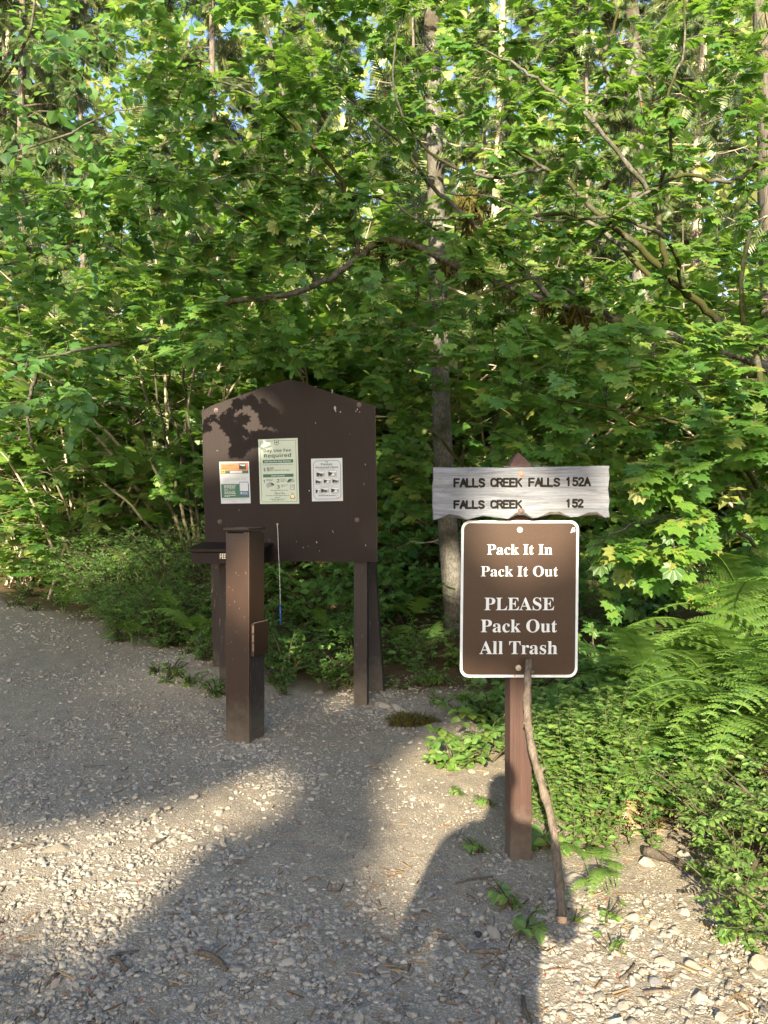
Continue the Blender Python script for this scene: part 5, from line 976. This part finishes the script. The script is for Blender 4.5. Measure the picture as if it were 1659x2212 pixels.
for px, py, k, s in ((620, 1450, 0, 1.5), (660, 1440, 0, 1.3), (600, 1480, 0, 1.0), (700, 1470, 0, .8), (730, 1465, 0, 1.0), (640, 1400, 0, 1.5), (590, 1430, 0, 1.2), (750, 1480, 1, 1.5), (720, 1490, 1, 1.2), (840, 1490, 1, 1.3), (815, 1480, 1, 1.2), (900, 1450, 0, .8), (880, 1490, 1, 1), (950, 1520, 1, 1.2), (360, 1450, 1, 1.8), (420, 1390, 0, 1.1), (440, 1420, 0, .9), (380, 1380, 0, 1.0), (330, 1340, 0, 1.3), (290, 1310, 0, 1.2), (250, 1330, 0, 1.2), (190, 1300, 0, 1.3), (130, 1310, 0, 1.0), (60, 1290, 0, 1.0), (30, 1310, 1, 2), (70, 1320, 1, 2), (410, 1440, 1, 1.3), (620, 1500, 1, 1.0), (780, 1400, 0, 1.4), (850, 1430, 0, 1.3), (920, 1480, 0, .7), (1090, 1430, 0, 1.4), (1020, 1400, 0, 1.3), (1240, 1990, 1, .5), (350, 1400, 0, .8), (460, 1405, 0, .9), (400, 1475, 1, 1.2), (440, 1470, 1, 1.4), (470, 1450, 0, .7), (340, 1470, 1, 1.2), (300, 1360, 0, 1), (1310, 1985, 1, .7), (1330, 2060, 1, .6)): p = gpt(px, py); pl_.append((p[0], p[1], k, s))
scatter(lw, pl_, 94)

# forest floor cover: too many small leaves to count
g = rng(95); n = 16000; x = g.uniform(-9, 7, n); y = g.uniform(5.6, 16, n); k = (y > 6.0 + np.clip(-(x + .9), 0, 8) * 1.15 + .35 * np.sin(x * 3)) ; x, y = x[k], y[k]
z = gz(x, y) + g.uniform(.02, .22, len(x)); P = np.stack([x, y, z], -1); F = nrm(g.normal(0, 1, P.shape) * [1, 1, .3]); N = nrm(np.array([0, -.3, 1]) + g.normal(0, .3, P.shape)); S, F, N = frames(F, N); V, T = batch(OVAL_LO, P, S, F, N, g.uniform(.035, .085, len(P)))
tag(link("ground_cover", tri_mesh("ground_cover", V, T, M['shrub'])), "low leafy cover spreading over the forest floor under the maples", "ground cover", kind="stuff")

# ------------------------------------------------------------------ stones, gravel, litter
def ico(sub_):
    t = (1 + 5 ** .5) / 2; V = [nrm(v) for v in [(-1, t, 0), (1, t, 0), (-1, -t, 0), (1, -t, 0), (0, -1, t), (0, 1, t), (0, -1, -t), (0, 1, -t), (t, 0, -1), (t, 0, 1), (-t, 0, -1), (-t, 0, 1)]]
    T = [(0, 11, 5), (0, 5, 1), (0, 1, 7), (0, 7, 10), (0, 10, 11), (1, 5, 9), (5, 11, 4), (11, 10, 2), (10, 7, 6), (7, 1, 8), (3, 9, 4), (3, 4, 2), (3, 2, 6), (3, 6, 8), (3, 8, 9), (4, 9, 5), (2, 4, 11), (6, 2, 10), (8, 6, 7), (9, 8, 1)]
    for _ in range(sub_):
        c, T2 = {}, []
        def mid(a, b):
            k = (min(a, b), max(a, b))
            if k not in c: V.append(nrm((V[a] + V[b]) / 2)); c[k] = len(V) - 1
            return c[k]
        for a, b, d in T: e, f, h = mid(a, b), mid(b, d), mid(d, a); T2 += [(a, e, h), (b, f, e), (d, h, f), (e, f, h)]
        T = T2
    return np.array(V), np.array(T)
def rock(seed, sub_, cuts=9):                           # a pebble: a ball with flat facets knocked off
    g = rng(seed); V, T = ico(sub_); V = V * (1 + g.normal(0, .03, (len(V), 1)))
    for _ in range(cuts):
        n = nrm(g.normal(0, 1, 3)); d = g.uniform(.5, .85); h = V @ n - d; V = V - np.outer(np.clip(h, 0, None) * .9, n)
    return V * np.array([1, g.uniform(.6, .9), g.uniform(.38, .6)]), T
RK = [tri_mesh("stone", *rock(s, 3, 16), M['stone'], smooth=False) for s in range(201, 209)]
g = rng(96)
def stone(px, py, dpx, label, group="stones lying on the path"):
    p = gpt(px, py); s = dpx * p[1] / FPX / 2 * 1.05; o = tag(link("stone", RK[int(g.integers(8))], None, p + np.array([0, 0, s * .12])), label, "stone", group); o.rotation_euler = (g.normal(0, .22), g.normal(0, .22), g.uniform(0, 6.28)); o.scale = (s, s * g.uniform(.8, 1.1), s * g.uniform(.8, 1.25)); return o
bs = stone(135, 1836, 92, "large flat weathered rock bedded in the sunlit dirt at left", None); bs.data = bs.data.copy(); bs.data.materials[0] = M['bedrock']; bs.location.z -= .030; bs.rotation_euler = (.1, .05, .3); stone(860, 1532, 40, "rounded grey stone just behind the moss clump", None); stone(835, 1528, 36, "darker stone left of the rounded stone behind the moss clump", None); stone(690, 1497, 27, "smooth tan stone beside the plants behind the fee pillar", None)
stone(1232, 1905, 66, "buff rock half buried beside the lower end of the branch", None); stone(1400, 1868, 62, "mossy tan rock on the bank above the thin log", None); stone(1480, 1858, 50, "long buff rock behind the thin log", None); stone(1545, 1880, 52, "pale rock under the snowberry at right", None); stone(1160, 1795, 44, "flat grey stone left of the signpost foot", None); stone(1100, 1786, 22, "small tan pebble standing against the signpost foot", None); stone(1640, 2085, 60, "large grey rock at the right edge near the corner", None); stone(1500, 2090, 56, "large grey egg shaped rock in the lower right rubble", None)
stone(1070, 2020, 44, "smooth grey rock in front of the hanging shoot", None)
done = []
while len(done) < 288:
    i = len(done); u = g.uniform()
    if u < .30: px, py, dp = g.uniform(1215, 1680), g.uniform(1960, 2230), g.uniform(20, 46); lb = "sunlit tan stone in the loose rubble at the lower right"
    elif u < .55: px, py, dp = g.uniform(-40, 620), g.uniform(1700, 2060), g.uniform(13, 27); lb = "pale angular stone in the sunlit gravel patch at left"
    elif u < .78: px, py, dp = g.uniform(-40, 1210), g.uniform(2030, 2230), g.uniform(15, 38); lb = "shaded grey stone on the near gravel at the bottom"
    elif u < .90: px, py, dp = g.uniform(-40, 480), g.uniform(1330, 1680), g.uniform(9, 17); lb = "grey stone on the shaded dirt left of the fee pillar"
    elif u < .95: px, py, dp = g.uniform(480, 860), g.uniform(1490, 1640), g.uniform(10, 20); lb = "stone round the foot of the pillar and board posts"
    else: px, py, dp = g.uniform(600, 1080), g.uniform(1650, 2020), g.uniform(10, 22); lb = "scattered stone on the bare middle of the path"
    if any((px - a) ** 2 + ((py - b) * 1.6) ** 2 < ((dp + c) * .48) ** 2 for a, b, c in done): continue
    if 485 < px < 575 and 1480 < py < 1606 or 1080 < px < 1150 and 1700 < py < 1850: continue
    done.append((px, py, dp)); stone(px, py, dp, lb, lb.replace("stone", "stones", 1))
PB = [rock(s, 1, 7) for s in range(301, 305)]; PS = [rock(s, 0, 3) for s in range(305, 309)]
def dens(x, y): return .5 + .5 * np.sin(x * 2.1 + 1.3 * np.sin(y * 1.7)) * np.sin(y * 2.6 + x)
g = rng(97); parts = []
def pebbles(n, px, py, lo_, hi, seed, thr=0.0):
    g = rng(seed); qx, qy = g.uniform(*px, n), py[0] + (py[1] - py[0]) * g.uniform(0, 1, n) ** .9; d = CAM_H * FPX / (qy - CY)
    for _ in range(4): x = (qx - CX) / FPX * d; d = (CAM_H - gz(x, d)) * FPX / (qy - CY)
    x = (qx - CX) / FPX * d; k = (dens(x, d) > thr * g.uniform(0, 1, n)) & ~((d > 5.9 + .35 * np.sin(x * 3) + np.clip(-(x + .9), 0, 8) * 1.05) | ((x > 1.15) & (d > 2.5)) | ((x > .75) & (d > 3.2))); x, d = x[k], d[k]; m = len(x)
    s = (lo_ + (hi - lo_) * g.uniform(0, 1, m) ** 2.4) * d / FPX / 2; P = np.stack([x, d, gz(x, d) - s * .05], -1); F = nrm(np.stack([g.normal(0, 1, m), g.normal(0, 1, m), g.normal(0, .25, m)], -1)); N = nrm(np.array([0, 0, 1.0]) + g.normal(0, .25, P.shape)); S, F, N = frames(F, N); which = g.integers(0, 4, m)
    for q in range(4): i = which == q; parts.append(batch((PB if hi > 8 else PS)[q], P[i], S[i], F[i], N[i], s[i]))
pebbles(26000, (-150, 1700), (1850, 2330), 2.5, 8, 7, .55); pebbles(26000, (-200, 1150), (1300, 1950), 2, 7, 8, .6); pebbles(3000, (-200, 700), (1350, 1720), 5, 14, 9, .8); pebbles(11000, (-150, 1300), (1900, 2330), 6, 25, 1, .6); pebbles(7000, (-150, 700), (1660, 2080), 6, 21, 2, .5); pebbles(3000, (1180, 1800), (1930, 2330), 5, 24, 3, .4); pebbles(7500, (-200, 900), (1300, 1700), 5, 15, 4, .7); pebbles(4600, (550, 1150), (1480, 2000), 5, 16, 5, .9); pebbles(420, (300, 480), (1380, 1500), 4, 12, 8, .1); pebbles(500, (470, 600), (1560, 1640), 5, 18, 11, .1); pebbles(300, (740, 850), (1480, 1540), 5, 20, 12, .1); pebbles(220, (1060, 1180), (1800, 1890), 5, 18, 13, .1); pebbles(700, (520, 900), (1480, 1560), 4, 13, 6, .3)
V, T = join(parts); tag(link("gravel", tri_mesh("gravel", V, T, M['stone'])), "fine gravel and small pebbles strewn over the dirt path", "gravel", kind="stuff")
def litter(name, n, lo_, hi, wid, mat, seed, label, px=(-200, 1800), py=(1380, 2330)):
    g = rng(seed); qx, qy = g.uniform(*px, n), g.uniform(*py, n); d = CAM_H * FPX / (qy - CY)
    for _ in range(4): x = (qx - CX) / FPX * d; d = (CAM_H - gz(x, d)) * FPX / (qy - CY)
    x = (qx - CX) / FPX * d; k = dens(x + 1, d) > .75 * g.uniform(0, 1, n); x, d = x[k], d[k]; m = len(x); a = g.uniform(0, 6.28, m); P = np.stack([x, d, gz(x, d) + .004], -1); F = np.stack([np.cos(a), np.sin(a), g.normal(.02, .08, m)], -1); N = nrm(np.array([0, 0, 1.0]) + g.normal(0, .25, P.shape)); S, F, N = frames(F, N)
    tm = (np.array([(-wid, 0, 0), (wid, 0, 0), (wid * .8, 1, 0), (-wid * .8, 1, 0), (0, 0, wid * 1.3), (0, 1, wid)]), np.array([(0, 4, 5), (0, 5, 3), (4, 1, 2), (4, 2, 5)])); V, T = batch(tm, P, S, F, N, lo_ + (hi - lo_) * g.uniform(0, 1, m) ** 3); tag(link(name, tri_mesh(name, V, T, mat)), label, "litter", kind="stuff")
litter("twig_litter", 5200, .008, .060, .05, M['litter'], 98, "dry needles and twig fragments scattered on the dirt"); litter("bud_scale_litter", 1500, .004, .011, .3, M['redlitter'], 99, "tiny reddish bud scales scattered over the gravel")
for px0, py0, px1, py1, r, lb in ((20, 1838, 75, 1830, .006, "straight pale stick lying left of the large flat rock"), (322, 1832, 357, 1812, .006, "tan stick lying in the middle of the sunlit gravel"), (430, 2062, 490, 2100, .009, "thick broken twig lying on the near gravel at bottom centre"), (250, 2065, 300, 2058, .006, "grey twig lying flat in the shaded near gravel"), (240, 2070, 275, 2100, .006, "dark twig leaning across another twig in the near gravel"), (95, 2135, 128, 2105, .005, "thin stick near the bottom left corner"), (985, 1910, 1065, 1895, .004, "thin bent straw left of the photographer shadow"), (1130, 2160, 1145, 2215, .008, "stick pointing at the viewer at the bottom edge"), (1015, 2062, 1080, 2058, .008, "flat split wood chip in front of the signpost"), (1340, 2120, 1370, 2085, .005, "stick standing in the sunlit rubble at right"), (180, 1658, 225, 1655, .005, "pale twig on the shaded dirt far left"), (1390, 2148, 1450, 2143, .006, "short twig among the sunlit stones at right")):
    a, b = gpt(px0, py0), gpt(px1, py1); a[2] += r * .8; b[2] += r * .8; st = smooth_path([a, (a + b) / 2 + np.array([0, 0, .003]) + rng(int(px0)).normal(0, .004, 3), b], 8); MB_ = MB().tube(st, np.linspace(r, r * .75, 8), 7, 0, True, .08, int(px0)); tag(MB_.build("stick", M['stick'], None, st[0], True), lb, "stick")
a, b = gpt(1395, 1855), gpt(1530, 1905); a[2] += .03; b[2] += .015; tag(MB().tube(smooth_path([a, (a + b) / 2 + np.array([0, 0, .012]), b], 12), np.linspace(.022, .010, 12), 8, 0, True, .07, 9).build("fallen_branch", M['stick'], None, a, True), "thin fallen branch lying on the bank beneath the snowberry", "branch")
# moss clump and a crumpled scrap
p = gpt(885, 1562); g = rng(101); root = empty("moss_clump", p, "dry brown green clump of moss lying on the path edge", "moss"); V, T = ico(3); V = V * (1 + g.normal(0, .05, (len(V), 1))) * np.array([.12, .07, .04]) * (1 + (.28 * np.sin(3 * np.arctan2(V[:, 1:2], V[:, 0:1]) + 1) + .14 * np.sin(7 * np.arctan2(V[:, 1:2], V[:, 0:1]))) * np.array([1, 1, .6])); link("clump", tri_mesh("clump", V, T, M['mossmat'], smooth=True), root)
Q = V[V[:, 2] > -.01]; Q = Q[g.integers(0, len(Q), 3600)] * g.uniform(.8, 1.25, (3600, 1)) + g.normal(0, .008, (3600, 3)); F = nrm(Q / np.array([.14, .085, .045]) + g.normal(0, .6, Q.shape)); N = nrm(g.normal(0, 1, Q.shape)); S, F, N = frames(F, N); V, T = batch((np.array([(-.09, 0, 0), (.09, 0, 0), (0, 1, 0)]), np.array([(0, 1, 2)])), Q, S, F, N, g.uniform(.012, .036, len(Q))); link("sprigs", tri_mesh("sprigs", V, T, M['mossmat']), root)
p = gpt(1031, 2022); V, T = rock(111, 2, 16); V = V * (1 + rng(5).normal(0, .16, (len(V), 1))) * .017; tag(link("crumpled_wrapper", tri_mesh("crumpled_wrapper", V, T, [M['black']]), None, p + np.array([0, 0, .008])), "small dark crumpled wrapper lying on the near gravel", "wrapper")
